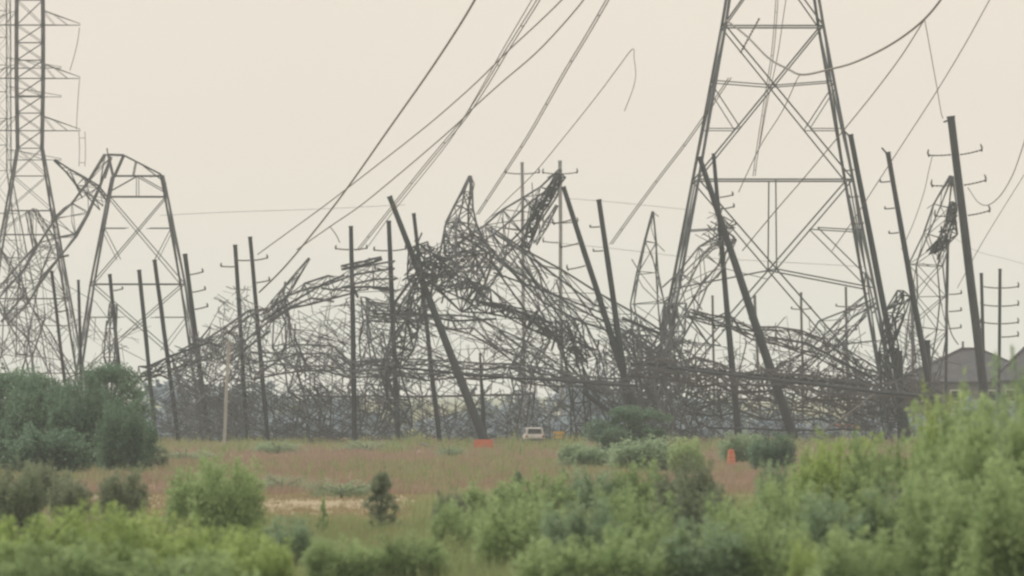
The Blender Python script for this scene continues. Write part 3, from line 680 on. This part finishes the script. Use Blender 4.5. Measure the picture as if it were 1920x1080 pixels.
# ------------------------------------------------------------------ houses behind
def house(label, cx, Y, w, d, eave, ridge_h, ridge_half, rz, vent=None, wall='wall', roof='roof', nwin=4):
    s = Y / F; base = Vector(((cx - 960) * s, Y * DS + d / 2, 0))
    root = empty('house', base, label, 'house')
    m = Matrix.Rotation(rz, 3, 'Z')
    G = lambda x, y, z: base + m @ Vector((x, y, z))
    mb = MB(); hw, hd = w / 2, d / 2
    c = [(-hw, -hd), (hw, -hd), (hw, hd), (-hw, hd)]
    mb.ring_bridge([[G(x, y, -.2) for x, y in c], [G(x, y, eave) for x, y in c]]); mb.build('wall', M[wall], root)
    rb = MB(); o = .5
    e = [G(-hw - o, -hd - o, eave - .05), G(hw + o, -hd - o, eave - .05), G(hw + o, hd + o, eave - .05), G(-hw - o, hd + o, eave - .05)]
    f = [p + Vector((0, 0, .25)) for p in e]
    r0, r1 = G(-ridge_half, 0, ridge_h), G(ridge_half, 0, ridge_h)
    rb.poly([f[0], f[1], r1, r0]); rb.poly([f[1], f[2], r1]); rb.poly([f[2], f[3], r0, r1]); rb.poly([f[3], f[0], r0]); rb.poly(e[::-1])
    for i in range(4): rb.poly([e[i], e[(i + 1) % 4], f[(i + 1) % 4], f[i]])
    ro = rb.build('roof', M[roof], root)
    cp = MB(); cp.bar(r0 + Vector((0, 0, .05)), r1 + Vector((0, 0, .05)), .3)
    for p, q in ((r0, f[0]), (r1, f[1])): cp.bar(p + Vector((0, 0, .04)), q + Vector((0, 0, .04)), .22)
    cp.build('ridge_cap', M[roof], ro)
    if vent:
        v = MB(); p = G(*vent); v.tube([p, p + Vector((0, 0, 1.1))], .14, 8); v.build('vent_pipe', PM, ro)
    for i in range(nwin):
        x = -hw + w * (i + .5) / nwin
        for z in ((eave * .27, eave * .74) if eave > 4 else (eave * .52,)):
            wf = MB(); p = G(x, -hd - .04, z); wf.box(p, (1.3, .12, 1.5), rz); fo = wf.build('window', M['white'], root)
            wg = MB(); p = G(x, -hd - .09, z); wg.box(p, (1.05, .08, 1.25), rz); wg.build('pane', M['glass'], fo)
    return root
house('house with dark hipped roof and peak left of the far right pole', 1822, 520, 18.5, 12, 6.1, 10.25, 1.1, R(3), (-.9, 0, 10.1))
house('dark hipped roof cut off by the right edge', 1985, 500, 14, 11, 6.2, 10.4, 3.6, R(-4))
house('low white building glimpsed through the wreck right of the pale poles', 1092, 640, 7.6, 7, 3.2, 4.6, 2.0, R(5), None, 'white', 'white', 2)

# ------------------------------------------------------------------ vehicle and roadside gear
def vehicle(cx, Y, rz):
    base = Vector(((cx - 960) * Y / F, Y * DS, 0))
    root = empty('parked_car', base, 'small white vehicle parked beyond the russet grass at the centre', 'car')
    m = Matrix.Rotation(rz, 3, 'Z'); G = lambda x, y, z: base + m @ Vector((x, y, z))
    W = .92
    prof = [(-2.2, .35), (-2.25, .75), (-2.1, .98), (-1.85, 1.02), (1.05, 1.02), (2.1, .92), (2.25, .7), (2.2, .35)]
    mb = MB(); mb.ring_bridge([[G(sg * W * (1 if z < .9 else .95), y, z) for y, z in prof] for sg in (-1, 1)]); mb.build('body', M['carpaint'], root)
    cab = [(-2.0, 1.0), (-1.7, 1.60), (-.2, 1.66), (.25, 1.60), (1.0, 1.0)]
    mb = MB(); mb.ring_bridge([[G(sg * W * (.94 if z < 1.2 else .82), y, z) for y, z in cab] for sg in (-1, 1)]); mb.build('cab', M['carpaint'], root)
    def win(nm, pts):
        q = MB(); q.poly(pts); q.build(nm, M['glass'], root)
    win('rear_window', [G(-.66, -2.01, 1.10), G(.66, -2.01, 1.10), G(.58, -1.79, 1.52), G(-.58, -1.79, 1.52)])
    win('windscreen', [G(.70, .93, 1.10), G(-.70, .93, 1.10), G(-.62, .36, 1.54), G(.62, .36, 1.54)])
    for sg in (-1, 1):
        for y0, y1 in ((-1.5, -.65), (-.5, .45)):
            win('side_window', [G(sg * .868, y0, 1.10), G(sg * .868, y1, 1.10), G(sg * .79, y1 - .1, 1.52), G(sg * .79, y0 + .08, 1.52)])
        t = MB(); t.box(G(sg * .78, -2.25, .82), (.2, .06, .2), rz); t.build('tail_lamp', M['red'], root)
        for y in (-1.4, 1.4):
            w = MB(); w.tube([G(sg * .72, y, .34), G(sg * .95, y, .34)], .34, 14); wo_ = w.build('wheel', M['rubber'], root)
            h = MB(); h.tube([G(sg * .955, y, .34), G(sg * .965, y, .34)], .19, 10); h.build('rim', PM, wo_)
    b = MB(); b.box(G(0, -2.28, .5), (1.75, .12, .22), rz); b.build('bumper', M['pole_mid'], root)
vehicle(1000, 402, R(4))

def barrel(label, cx, Y, h=1.1):
    base = Vector(((cx - 960) * Y / F, Y * DS, 0)); root = empty('traffic_barrel', base, label, 'traffic barrel')
    k = h / 1.1; P = lambda z: base + Vector((0, 0, z * k))
    prof = [(.08, .30), (.36, .29), (.37, .265), (.62, .26), (.63, .24), (.86, .235), (.87, .21), (1.06, .20), (1.1, .17)]
    mb = MB(); mb.tube([P(z) for z, _ in prof], [r * k for _, r in prof], 14); mb.build('body', M['orange'], root)
    for z, r in ((.50, .264), (.76, .242)):
        b = MB(); b.tube([P(z - .06), P(z + .06)], r * k + .006, 14); b.build('reflective_band', M['faded'], root)
    f = MB(); f.tube([P(0), P(.09)], .38 * k, 14); f.build('rubber_foot', M['rubber'], root)
    h_ = MB(); h_.bar(P(1.1) + Vector((-.08, 0, 0)), P(1.16) + Vector((-.08, 0, 0)), .04); h_.bar(P(1.1) + Vector((.08, 0, 0)), P(1.16) + Vector((.08, 0, 0)), .04); h_.bar(P(1.16) + Vector((-.1, 0, 0)), P(1.16) + Vector((.1, 0, 0)), .04); h_.build('handle', M['orange'], root)
barrel('single orange traffic barrel half hidden in shrubs under the big tower', 1371, 283, 1.15)
def barrier(label, cx, Y, w, mat, h=.85, zb=0):
    base = Vector(((cx - 960) * Y / F, Y * DS, zb)); root = empty('road_barrier', base, label, 'barrier')
    P = lambda x, y, z: base + Vector((x, y, z))
    mb = MB(); prof = [(-.28, 0), (-.26, .14), (-.12, .34), (-.08, h), (.08, h), (.12, .34), (.26, .14), (.28, 0)]
    mb.ring_bridge([[P(x, y, z) for y, z in prof] for x in (-w / 2, w / 2)]); mb.build('body', M[mat], root)
    for x in (-w * .3, w * .3):
        c = MB(); c.box(P(x, 0, h + .03), (.18, .14, .06)); c.build('filler_cap', M['rubber'], root)
    for x in (-w / 2 - .05, w / 2 + .05):
        c = MB(); c.tube([P(x, 0, .05), P(x, 0, h * .9)], .07, 8); c.build('end_post', M[mat], root)
barrier('low red plastic barrier at the foot of the steep centre pole', 907, 360, 1.35, 'orange', 1.0)
barrier('left orange barrier among wreckage right of the big tower', 1566, 530, 1.2, 'orange', 1.0)
barrier('longer orange barrier among wreckage right of the big tower', 1602, 526, 2.4, 'orange', 1.05)
# yellow barricade
base = at(1048, 835, 398); base.z = 0
root = empty('barricade', base, 'small yellow barricade right of the white vehicle', 'barricade')
for z in (.80, 1.18):
    b = MB(); b.box(base + Vector((0, -.06, z)), (1.05, .05, .3)); b.build('board', M['yellow'], root)
for sx in (-.4, .4):
    for sy in (-.3, .3):
        b = MB(); b.bar(base + Vector((sx, sy, 0)), base + Vector((sx, 0, 1.35)), .07); b.build('leg', M['rubber'], root)

# ------------------------------------------------------------------ vegetation
def leaf_cloud(seed, n_clump, n_leaf, kind, leaf):
    """unit plant (height 1, about 1 wide) as leaf-sized faces gathered in uneven clumps"""
    g = np.random.default_rng(seed)
    cl = []
    while len(cl) < n_clump:
        z = g.uniform(0.05, .97)
        if kind == 'broad': rmax = .5 * math.sqrt(max(0, 1 - ((z - .42) / .58) ** 2)) if z > .42 else .5 * (.55 + .45 * z / .42)
        elif kind == 'tree': rmax = .5 * math.sqrt(max(0, 1 - ((z - .55) / .45) ** 2)) if z > .15 else .18
        elif kind == 'spire': rmax = .5 * (1 - z) ** .6 * (.85 + .2 * math.sin(z * 17))
        elif kind == 'sprig': rmax = .5 * (.35 + .65 * math.sin(min(1, z * 1.1) * math.pi) ** .8) * (1.1 - z)
        else: rmax = .5 * (1 - .45 * z)
        a = g.uniform(0, 6.283); r = rmax * math.sqrt(g.uniform(.05, 1)) * g.uniform(.75, 1.12)
        cl.append((r * math.cos(a), r * math.sin(a), z))
    cl = np.array(cl)
    if kind in ('brush', 'patch'):                        # many upright leafy shoots with a ragged top
        P_, tips = [], []
        per = n_leaf // n_clump
        for _ in range(n_clump):
            a = g.uniform(0, 6.283); r0 = .30 * math.sqrt(g.uniform()); hh = (1 - .42 * (r0 / .3) ** 2) * g.uniform(.55, 1.0)
            b0 = np.array([r0 * math.cos(a), r0 * math.sin(a), 0]); a2 = a + g.normal(0, .6); sp = g.uniform(.04, .30) * hh
            tip = b0 + [sp * math.cos(a2), sp * math.sin(a2), hh]; bow = np.array([math.cos(a2), math.sin(a2), 0]) * g.uniform(-.04, .06)
            t = g.uniform(.12, 1, per) ** .8
            q = b0 + (tip - b0) * t[:, None] + bow * np.sin(t * 3.14)[:, None] + g.normal(0, 1, (per, 3)) * (.008 + .055 * np.sin(np.clip(t * 1.05, 0, 1) * 3.0) ** .7)[:, None]
            P_.append(q); tips.append(tip)
        pos = np.concatenate(P_); pos[:, 2] = np.abs(pos[:, 2]); n = len(pos); cl = np.array(tips)
        nrm = g.normal(size=(n, 3)); nrm[:, 2] += .8; nrm /= np.linalg.norm(nrm, axis=1)[:, None]
        ref = g.normal(size=(n, 3)) * .6 + [0, 0, 1]; u = ref - nrm * (ref * nrm).sum(1)[:, None]; u /= np.linalg.norm(u, axis=1)[:, None]; v = np.cross(nrm, u)
        ls = (leaf * g.uniform(.6, 1.4, n))[:, None]
        V = np.stack([pos - u * ls, pos - v * ls * .4 + nrm * ls * .15, pos + u * ls, pos + v * ls * .4 + nrm * ls * .15], 1).reshape(-1, 3)
        return V, np.arange(n * 4).reshape(-1, 4), cl
    per = n_leaf // n_clump
    rad = g.uniform(.07, .17, n_clump) * (1.1 if kind == 'tree' else 1)
    if kind in ('spire', 'sprig'): rad *= .62 if kind == 'spire' else .7
    pos = []
    for c, r in zip(cl, rad):
        d = g.normal(size=(per, 3)); d /= np.linalg.norm(d, axis=1)[:, None]
        q = d * (r * g.uniform(.25, 1.15, per) ** .7)[:, None]; q[:, 2] *= .85
        pos.append(c + q)
    pos = np.concatenate(pos); pos[:, 2] = np.abs(pos[:, 2])
    n = len(pos)
    # upright shoots that break the outline
    ns = 26 if kind != 'tree' else 14
    sh = []
    for _ in range(ns):
        c = cl[g.integers(n_clump)]; out = np.array([c[0], c[1], .35]); out /= np.linalg.norm(out); ln = g.uniform(.08, .22)
        t = g.uniform(0, 1, 22)[:, None]; sh.append(c + out * ln * t + g.normal(0, .008, (22, 3)) + [0, 0, .03])
    pos = np.concatenate([pos] + sh); n = len(pos)
    nrm = g.normal(size=(n, 3)); nrm[:, 2] += .9; nrm /= np.linalg.norm(nrm, axis=1)[:, None]
    ref = g.normal(size=(n, 3)); u = np.cross(nrm, ref); u /= np.linalg.norm(u, axis=1)[:, None]; v = np.cross(nrm, u)
    ls = (leaf * g.uniform(.6, 1.35, n))[:, None]
    V = np.stack([pos - u * ls, pos - v * ls * .45 + nrm * ls * .15, pos + u * ls, pos + v * ls * .45 + nrm * ls * .15], 1).reshape(-1, 3)
    Fc = np.arange(n * 4).reshape(-1, 4)
    return V, Fc, cl

PROTO = {}
def proto(kind, var, tone):
    key = (kind, var, tone)
    if key in PROTO: return PROTO[key]
    cfg = {'broad': (64, 15000, .019), 'tree': (100, 20000, .018), 'spire': (90, 9000, .018), 'sprig': (34, 3000, .024), 'weed': (50, 9000, .022), 'brush': (75, 13500, .022), 'patch': (60, 3600, .020)}[kind]
    V, Fc, cl = leaf_cloud(hash((kind, var)) % 1 + {'broad': 10, 'tree': 30, 'spire': 50, 'sprig': 70, 'weed': 90, 'brush': 110, 'patch': 130}[kind] + var, cfg[0], cfg[1], kind, cfg[2])
    me = np_mesh('foliage', V, Fc, M['leaf_' + tone], 4)
    mb = MB(); rnd = random.Random(var)
    mb.tube([Vector((0, 0, -.03)), Vector((.01, .01, .3)), Vector((-.01, .02, .62))], [.022, .015, .006], 6)
    for c in cl[::3]:
        e = Vector(c); b0 = Vector((0, 0, max(.03, e.z * .45))); mid = b0.lerp(e, .5) + Vector((0, 0, -.03))
        mb.tube([b0, mid, e], [.009, .006, .003], 4, False)
    st = mb.mesh('stem', M['bark'])
    PROTO[key] = (me, st)
    return PROTO[key]

_pk = 0
def plant(label, cx, ytop, ybase, w, kind, tone, cat='shrub', name=None, group=None):
    global _pk
    Y = ydist(ybase); s = Y / F; h = (ybase - ytop) * s * (1.02 if kind != 'brush' else 1.2 if ybase - ytop > 70 else 1.35); ww = w * s * (1.35 if kind in ('spire', 'brush') else 1.1)
    _pk += 1; rnd = random.Random(_pk)
    me, st = proto(kind, _pk % 3, tone)
    name = name or {'broad': 'shrub', 'tree': 'tree', 'spire': 'shrub', 'sprig': 'sapling', 'weed': 'weed_clump', 'brush': 'shrub', 'patch': 'weed_clump'}[kind]
    root = empty(name, ((cx - 960) * s, Y * DS, 0), label, cat, group)
    rz = rnd.uniform(0, 6.28)
    for nm, m_ in ((('crown' if kind == 'tree' else 'foliage'), me), (('trunk' if kind == 'tree' else 'stem'), st)):
        o = bpy.data.objects.new(nm, m_); COL.objects.link(o); o.parent = root
        o.scale = (ww, ww * .95, h); o.rotation_euler = (0, 0, rz)

# left trees
plant('dark tree at the left edge, widest of the left clump', 30, 706, 872, 200, 'tree', 'dark', 'tree')
plant('dark tree in the middle of the left clump, in front of its neighbours', 128, 732, 880, 170, 'tree', 'dark', 'tree')
plant('dark tree with the highest rounded crown in the left clump', 203, 694, 868, 150, 'tree', 'dark', 'tree')
plant('low dark bush at the right end of the left tree clump', 238, 775, 888, 100, 'brush', 'dark', 'bush')
plant('low dark bush filling the foot of the left tree clump', 80, 800, 893, 170, 'brush', 'dark', 'bush')
plant('ragged dark bush rising between the left edge tree and the middle one', 78, 716, 884, 130, 'brush', 'dark', 'bush')
plant('ragged dark bush in front of the highest left crown', 170, 722, 886, 130, 'brush', 'dark', 'bush')
plant('ragged dark bush at the right flank of the left tree clump', 228, 752, 890, 84, 'brush', 'dark', 'bush')
plant('small dark tuft on the russet grass right of the left trees', 297, 838, 884, 46, 'broad', 'olive', 'bush')
plant('dull green upright shrub at the left edge below the trees', 30, 872, 1015, 95, 'brush', 'olive')
plant('small dull shrub left of the straw strip, second from the left edge', 132, 895, 985, 70, 'brush', 'olive')
plant('dark bushy shrub against the left end of the straw strip', 228, 880, 988, 84, 'brush', 'olive')
plant('faded soft shrub behind the left edge shrub', 88, 872, 955, 90, 'brush', 'olive')
plant('left half of the big bright bush before the russet meadow', 372, 872, 1012, 120, 'brush', 'mid')
plant('right half of the big bright bush before the russet meadow', 432, 862, 1030, 120, 'brush', 'mid')
plant('lone dark shrub standing on the straw strip', 715, 888, 1000, 80, 'spire', 'olive')
plant('small olive shrub at the right end of the straw strip', 845, 922, 1010, 64, 'brush', 'olive')
plant('thin lone reed like sapling on the straw strip', 606, 935, 1010, 34, 'sprig', 'mid', 'sapling')
plant('tiny dark pointed shrub poking above the central thicket', 972, 888, 985, 40, 'spire', 'dark')
# bottom left leafy growth
plant('light green leafy growth in the bottom left corner', 40, 965, 1135, 230, 'brush', 'light', 'weeds')
plant('light green leafy growth second from the bottom left corner', 165, 955, 1128, 210, 'brush', 'light', 'weeds')
plant('light green leafy growth below the dark straw strip shrub', 285, 968, 1120, 190, 'brush', 'light', 'weeds')
plant('light green leafy growth below the big bright bush', 408, 985, 1130, 180, 'brush', 'light', 'weeds')
plant('drooping light leafy growth right of the bottom left thicket', 488, 1010, 1150, 150, 'brush', 'light', 'weeds')
plant('front row leafy growth along the bottom edge, left', 110, 1020, 1180, 260, 'brush', 'mid', 'weeds')
plant('front row leafy growth along the bottom edge, left of the gap', 330, 1030, 1180, 260, 'brush', 'mid', 'weeds')
plant('dull soft weeds right of the big bright bush', 545, 975, 1075, 105, 'brush', 'blue', 'weeds')
plant('low weeds below the thin reed sapling', 640, 1012, 1105, 130, 'brush', 'mid', 'weeds')
plant('low weeds below the lone dark shrub', 765, 1004, 1105, 140, 'brush', 'mid', 'weeds')
# mid distance right of centre
plant('dark rounded bush at the tilted pole pair feet', 1180, 766, 858, 150, 'broad', 'dark', 'bush')
plant('low green bush left below the dark rounded bush', 1105, 838, 884, 110, 'brush', 'blue', 'bush')
plant('low green bush right below the dark rounded bush', 1215, 828, 890, 140, 'brush', 'blue', 'bush')
plant('low bush left of the orange barrel', 1288, 832, 892, 62, 'brush', 'mid', 'bush')
plant('low dark bush right of the orange barrel', 1446, 824, 886, 84, 'brush', 'dark', 'bush')
plant('low green bush between the barrel and the dark bush', 1395, 818, 872, 90, 'brush', 'blue', 'bush')
# central and right thicket, back row
back = [(925, 905, 1005, 120, 'brush', 'mid', 'leftmost shrub of the thicket back row'),
        (1010, 893, 1010, 130, 'brush', 'mid', 'second shrub of the thicket back row'),
        (1105, 878, 1005, 125, 'brush', 'blue', 'thicket shrub below the low green bush'),
        (1195, 872, 1005, 115, 'brush', 'mid', 'thicket shrub before the dark rounded bush'),
        (1285, 868, 1010, 120, 'brush', 'olive', 'dark thicket shrub left of the orange barrel'),
        (1452, 862, 995, 60, 'brush', 'blue', 'tall slim thicket shrub right of the orange barrel'),
        (1535, 850, 1005, 110, 'brush', 'mid', 'thicket shrub under the pale slanting stick')]
for x, yt, yb, w, k, tn, lb in back: plant(lb, x, yt, yb, w, k, tn)
plant('greenish weed patch at the near edge of the russet meadow', 640, 893, 935, 150, 'patch', 'blue', 'weeds')
plant('pale weed patch in the meadow right of the big bright bush', 530, 884, 925, 120, 'patch', 'blue', 'weeds')
plant('low green brush on the meadow behind the big bright bush', 350, 838, 868, 150, 'patch', 'blue', 'weeds')
plant('low green brush under the paired left poles', 520, 822, 852, 130, 'patch', 'blue', 'weeds')
plant('low green brush under the upright pole left of centre', 690, 822, 851, 150, 'patch', 'blue', 'weeds')
plant('low dark brush left of the red barrier', 842, 828, 862, 70, 'patch', 'blue', 'weeds')
mid_ = [(880, 945, 1070, 130, 'brush', 'mid', 'soft weeds in front of the small olive shrub', 'weeds'),
        (985, 935, 1090, 170, 'brush', 'mid', 'wide shrub in the middle row under the tiny dark point', 'shrub'),
        (1085, 945, 1100, 160, 'brush', 'blue', 'greyish shrub in the middle row below the low green bush', 'shrub'),
        (1190, 925, 1095, 160, 'brush', 'mid', 'broad shrub in the middle row at the centre of the thicket', 'shrub'),
        (1300, 905, 1090, 165, 'brush', 'olive', 'dark broad shrub in the middle row below the barrel', 'shrub'),
        (1395, 945, 1100, 140, 'brush', 'mid', 'low shrub in the middle row under the russet gap', 'shrub'),
        (1485, 905, 1090, 140, 'brush', 'mid', 'shrub in the middle row right of the russet gap', 'shrub'),
        (1575, 822, 1050, 150, 'brush', 'light', 'tall bright shrub before the orange barriers', 'shrub'),
        (1650, 830, 1060, 150, 'brush', 'mid', 'tall shrub right of the bright one before the stumps', 'shrub'),
        (1705, 905, 1075, 110, 'brush', 'olive', 'brownish shrub behind the right hand thicket', 'shrub')]
for x, yt, yb, w, k, tn, lb, ct in mid_: plant(lb, x, yt, yb, w, k, tn, ct)
front = [(1580, 920, 1130, 190, 'brush', 'blue', 'greyish front shrub below the tall bright shrub', 'shrub'),
         (1690, 900, 1130, 190, 'brush', 'mid', 'front shrub with pale tips left of the tall right thicket', 'shrub'),
         (1795, 758, 1110, 200, 'brush', 'mid', 'tall shrub that hides the thick armed pole foot', 'shrub'),
         (1762, 742, 1100, 90, 'brush', 'light', 'bright sapling tip rising before the roof', 'sapling'),
         (1870, 755, 1140, 190, 'brush', 'mid', 'tall shrub in front of the roof gap', 'shrub'),
         (1928, 672, 1130, 150, 'brush', 'blue', 'tallest shrub at the right edge', 'shrub'),
         (1820, 890, 1170, 210, 'brush', 'mid', 'front shrub in the bottom right', 'shrub'),
         (1915, 870, 1180, 210, 'brush', 'mid', 'front shrub in the bottom right corner', 'shrub'),
         (1512, 1020, 1160, 60, 'brush', 'light', 'bright yellow green sapling at the bottom edge', 'sapling'),
         (1450, 975, 1150, 170, 'brush', 'mid', 'weeds left of the bright bottom sapling', 'weeds'),
         (1330, 985, 1150, 190, 'brush', 'blue', 'weeds along the bottom below the dark broad shrub', 'weeds'),
         (1200, 995, 1150, 190, 'brush', 'mid', 'weeds along the bottom below the thicket centre', 'weeds'),
         (1070, 1005, 1150, 190, 'brush', 'mid', 'weeds along the bottom right of the grassy gap', 'weeds'),
         (1610, 1000, 1170, 180, 'brush', 'mid', 'weeds right of the bright bottom sapling', 'weeds')]
for x, yt, yb, w, k, tn, lb, ct in front: plant(lb, x, yt, yb, w, k, tn, ct)

# far tree line, read as one mass
g = np.random.default_rng(5)
Vs, Fs, off = [], [], 0
for i in range(240):
    Y = g.uniform(470, 700); x = g.uniform(-.13, .135) * Y; h = g.uniform(2.6, 5.6) * (.8 + .35 * math.sin(x * .12)); w = h * g.uniform(1.0, 1.9)
    if i >= 140: Y = g.uniform(418, 460); x = g.uniform(-.11, .12) * Y; h = g.uniform(1.0, 2.6); w = h * g.uniform(1.6, 3.0)
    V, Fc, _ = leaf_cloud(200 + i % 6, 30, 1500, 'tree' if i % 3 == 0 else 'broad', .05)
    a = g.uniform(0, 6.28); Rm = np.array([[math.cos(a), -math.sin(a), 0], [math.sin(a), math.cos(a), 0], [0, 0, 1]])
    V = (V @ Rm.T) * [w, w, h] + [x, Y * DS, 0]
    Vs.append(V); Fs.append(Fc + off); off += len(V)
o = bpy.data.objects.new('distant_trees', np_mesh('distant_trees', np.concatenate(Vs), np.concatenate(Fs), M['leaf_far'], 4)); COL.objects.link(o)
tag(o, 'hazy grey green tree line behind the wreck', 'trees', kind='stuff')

# grass
def grass(name, label, Y0, Y1, n, hgt, wid, mat, seed, per=6, xlim=.15, keep=None):
    g = np.random.default_rng(seed)
    Y = np.exp(g.uniform(math.log(Y0), math.log(Y1), n)); X = g.uniform(-xlim, xlim, n) * Y
    den = np.sin(X * .35 + np.sin(Y * .11) * 2) + np.sin(Y * .23 + X * .13) + g.normal(0, .8, n)
    ok = den > -.9
    if keep is not None: ok &= keep(X, Y, g)
    X, Y, den = X[ok], Y[ok], den[ok]; n = len(X)
    hs = hgt * (.65 + .16 * den) * g.uniform(.7, 1.3, n)
    X = np.repeat(X, per) + g.normal(0, .14, n * per); Y = np.repeat(Y * DS, per) + g.normal(0, .14, n * per)
    hs = np.repeat(hs, per) * g.uniform(.5, 1.2, n * per); hs = np.clip(hs, .08, None)
    a = g.uniform(0, 3.14, n * per); wx = np.cos(a) * wid; wy = np.sin(a) * wid
    lx = g.normal(.06, .25, n * per) * hs; ly = g.normal(0, .25, n * per) * hs
    z0 = np.zeros(n * per)
    V = np.stack([np.stack([X - wx, Y - wy, z0], 1), np.stack([X + wx, Y + wy, z0], 1), np.stack([X + lx, Y + ly, hs], 1)], 1).reshape(-1, 3)
    me = np_mesh(name, V, np.arange(len(V)).reshape(-1, 3), M[mat], 3)
    o = bpy.data.objects.new(name, me); COL.objects.link(o)
    return tag(o, label, 'grass', kind='stuff')
grass('russet_grass', 'russet seeding grass of the meadow', 207, 440, 52000, .60, .035, 'blade_red', 1)
grass('straw_grass', 'short straw coloured grass of the pale strip', 158, 209, 16000, .22, .022, 'blade_tan', 2)
grass('green_grass', 'rank green grass in the foreground', 88, 165, 42000, .55, .018, 'blade_green', 3)
grass('green_grass', 'scattered green grass in the russet meadow', 212, 520, 40000, .75, .035, 'blade_green', 4, keep=lambda X, Y, g: np.sin(X * .21 + 2) + np.sin(Y * .05 + 1) + (X < -14) * .7 + (Y > 385) * 1.2 + g.normal(0, .7, len(X)) > .45)
grass('tall_weeds', 'tall rank weeds between the right hand shrubs', 96, 190, 30000, 1.15, .022, 'blade_green', 8, keep=lambda X, Y, g: X / Y > -.018 + g.normal(0, .006, len(X)))
grass('tall_weeds', 'ragged weeds along the far edge of the meadow at the pole feet', 330, 408, 6000, 1.3, .05, 'blade_green', 9, keep=lambda X, Y, g: np.sin(X * .5) + np.sin(X * 1.3 + 1) + np.sin(Y * .2) + g.normal(0, .6, len(X)) > .5)
grass('dry_grass', 'dry stalks among the foreground green grass', 95, 160, 9000, .62, .014, 'blade_tan', 6)

# ------------------------------------------------------------------ haze
hz = MB(); hz.box((0, 7850, 44), (13000, 15900, 90)); ho = hz.build('haze', None)
hm = bpy.data.materials.new('haze'); hm.use_nodes = True; t = hm.node_tree; t.nodes.clear()
vo = t.nodes.new('ShaderNodeVolumePrincipled'); vo.inputs['Color'].default_value = (.84, .93, 1, 1); vo.inputs['Density'].default_value = .000085
vo.inputs['Anisotropy'].default_value = .2
ou = t.nodes.new('ShaderNodeOutputMaterial'); t.links.new(vo.outputs[0], ou.inputs['Volume'])
ho.data.materials.append(hm); tag(ho, 'thin grey haze over the whole plain', 'haze', kind='stuff')
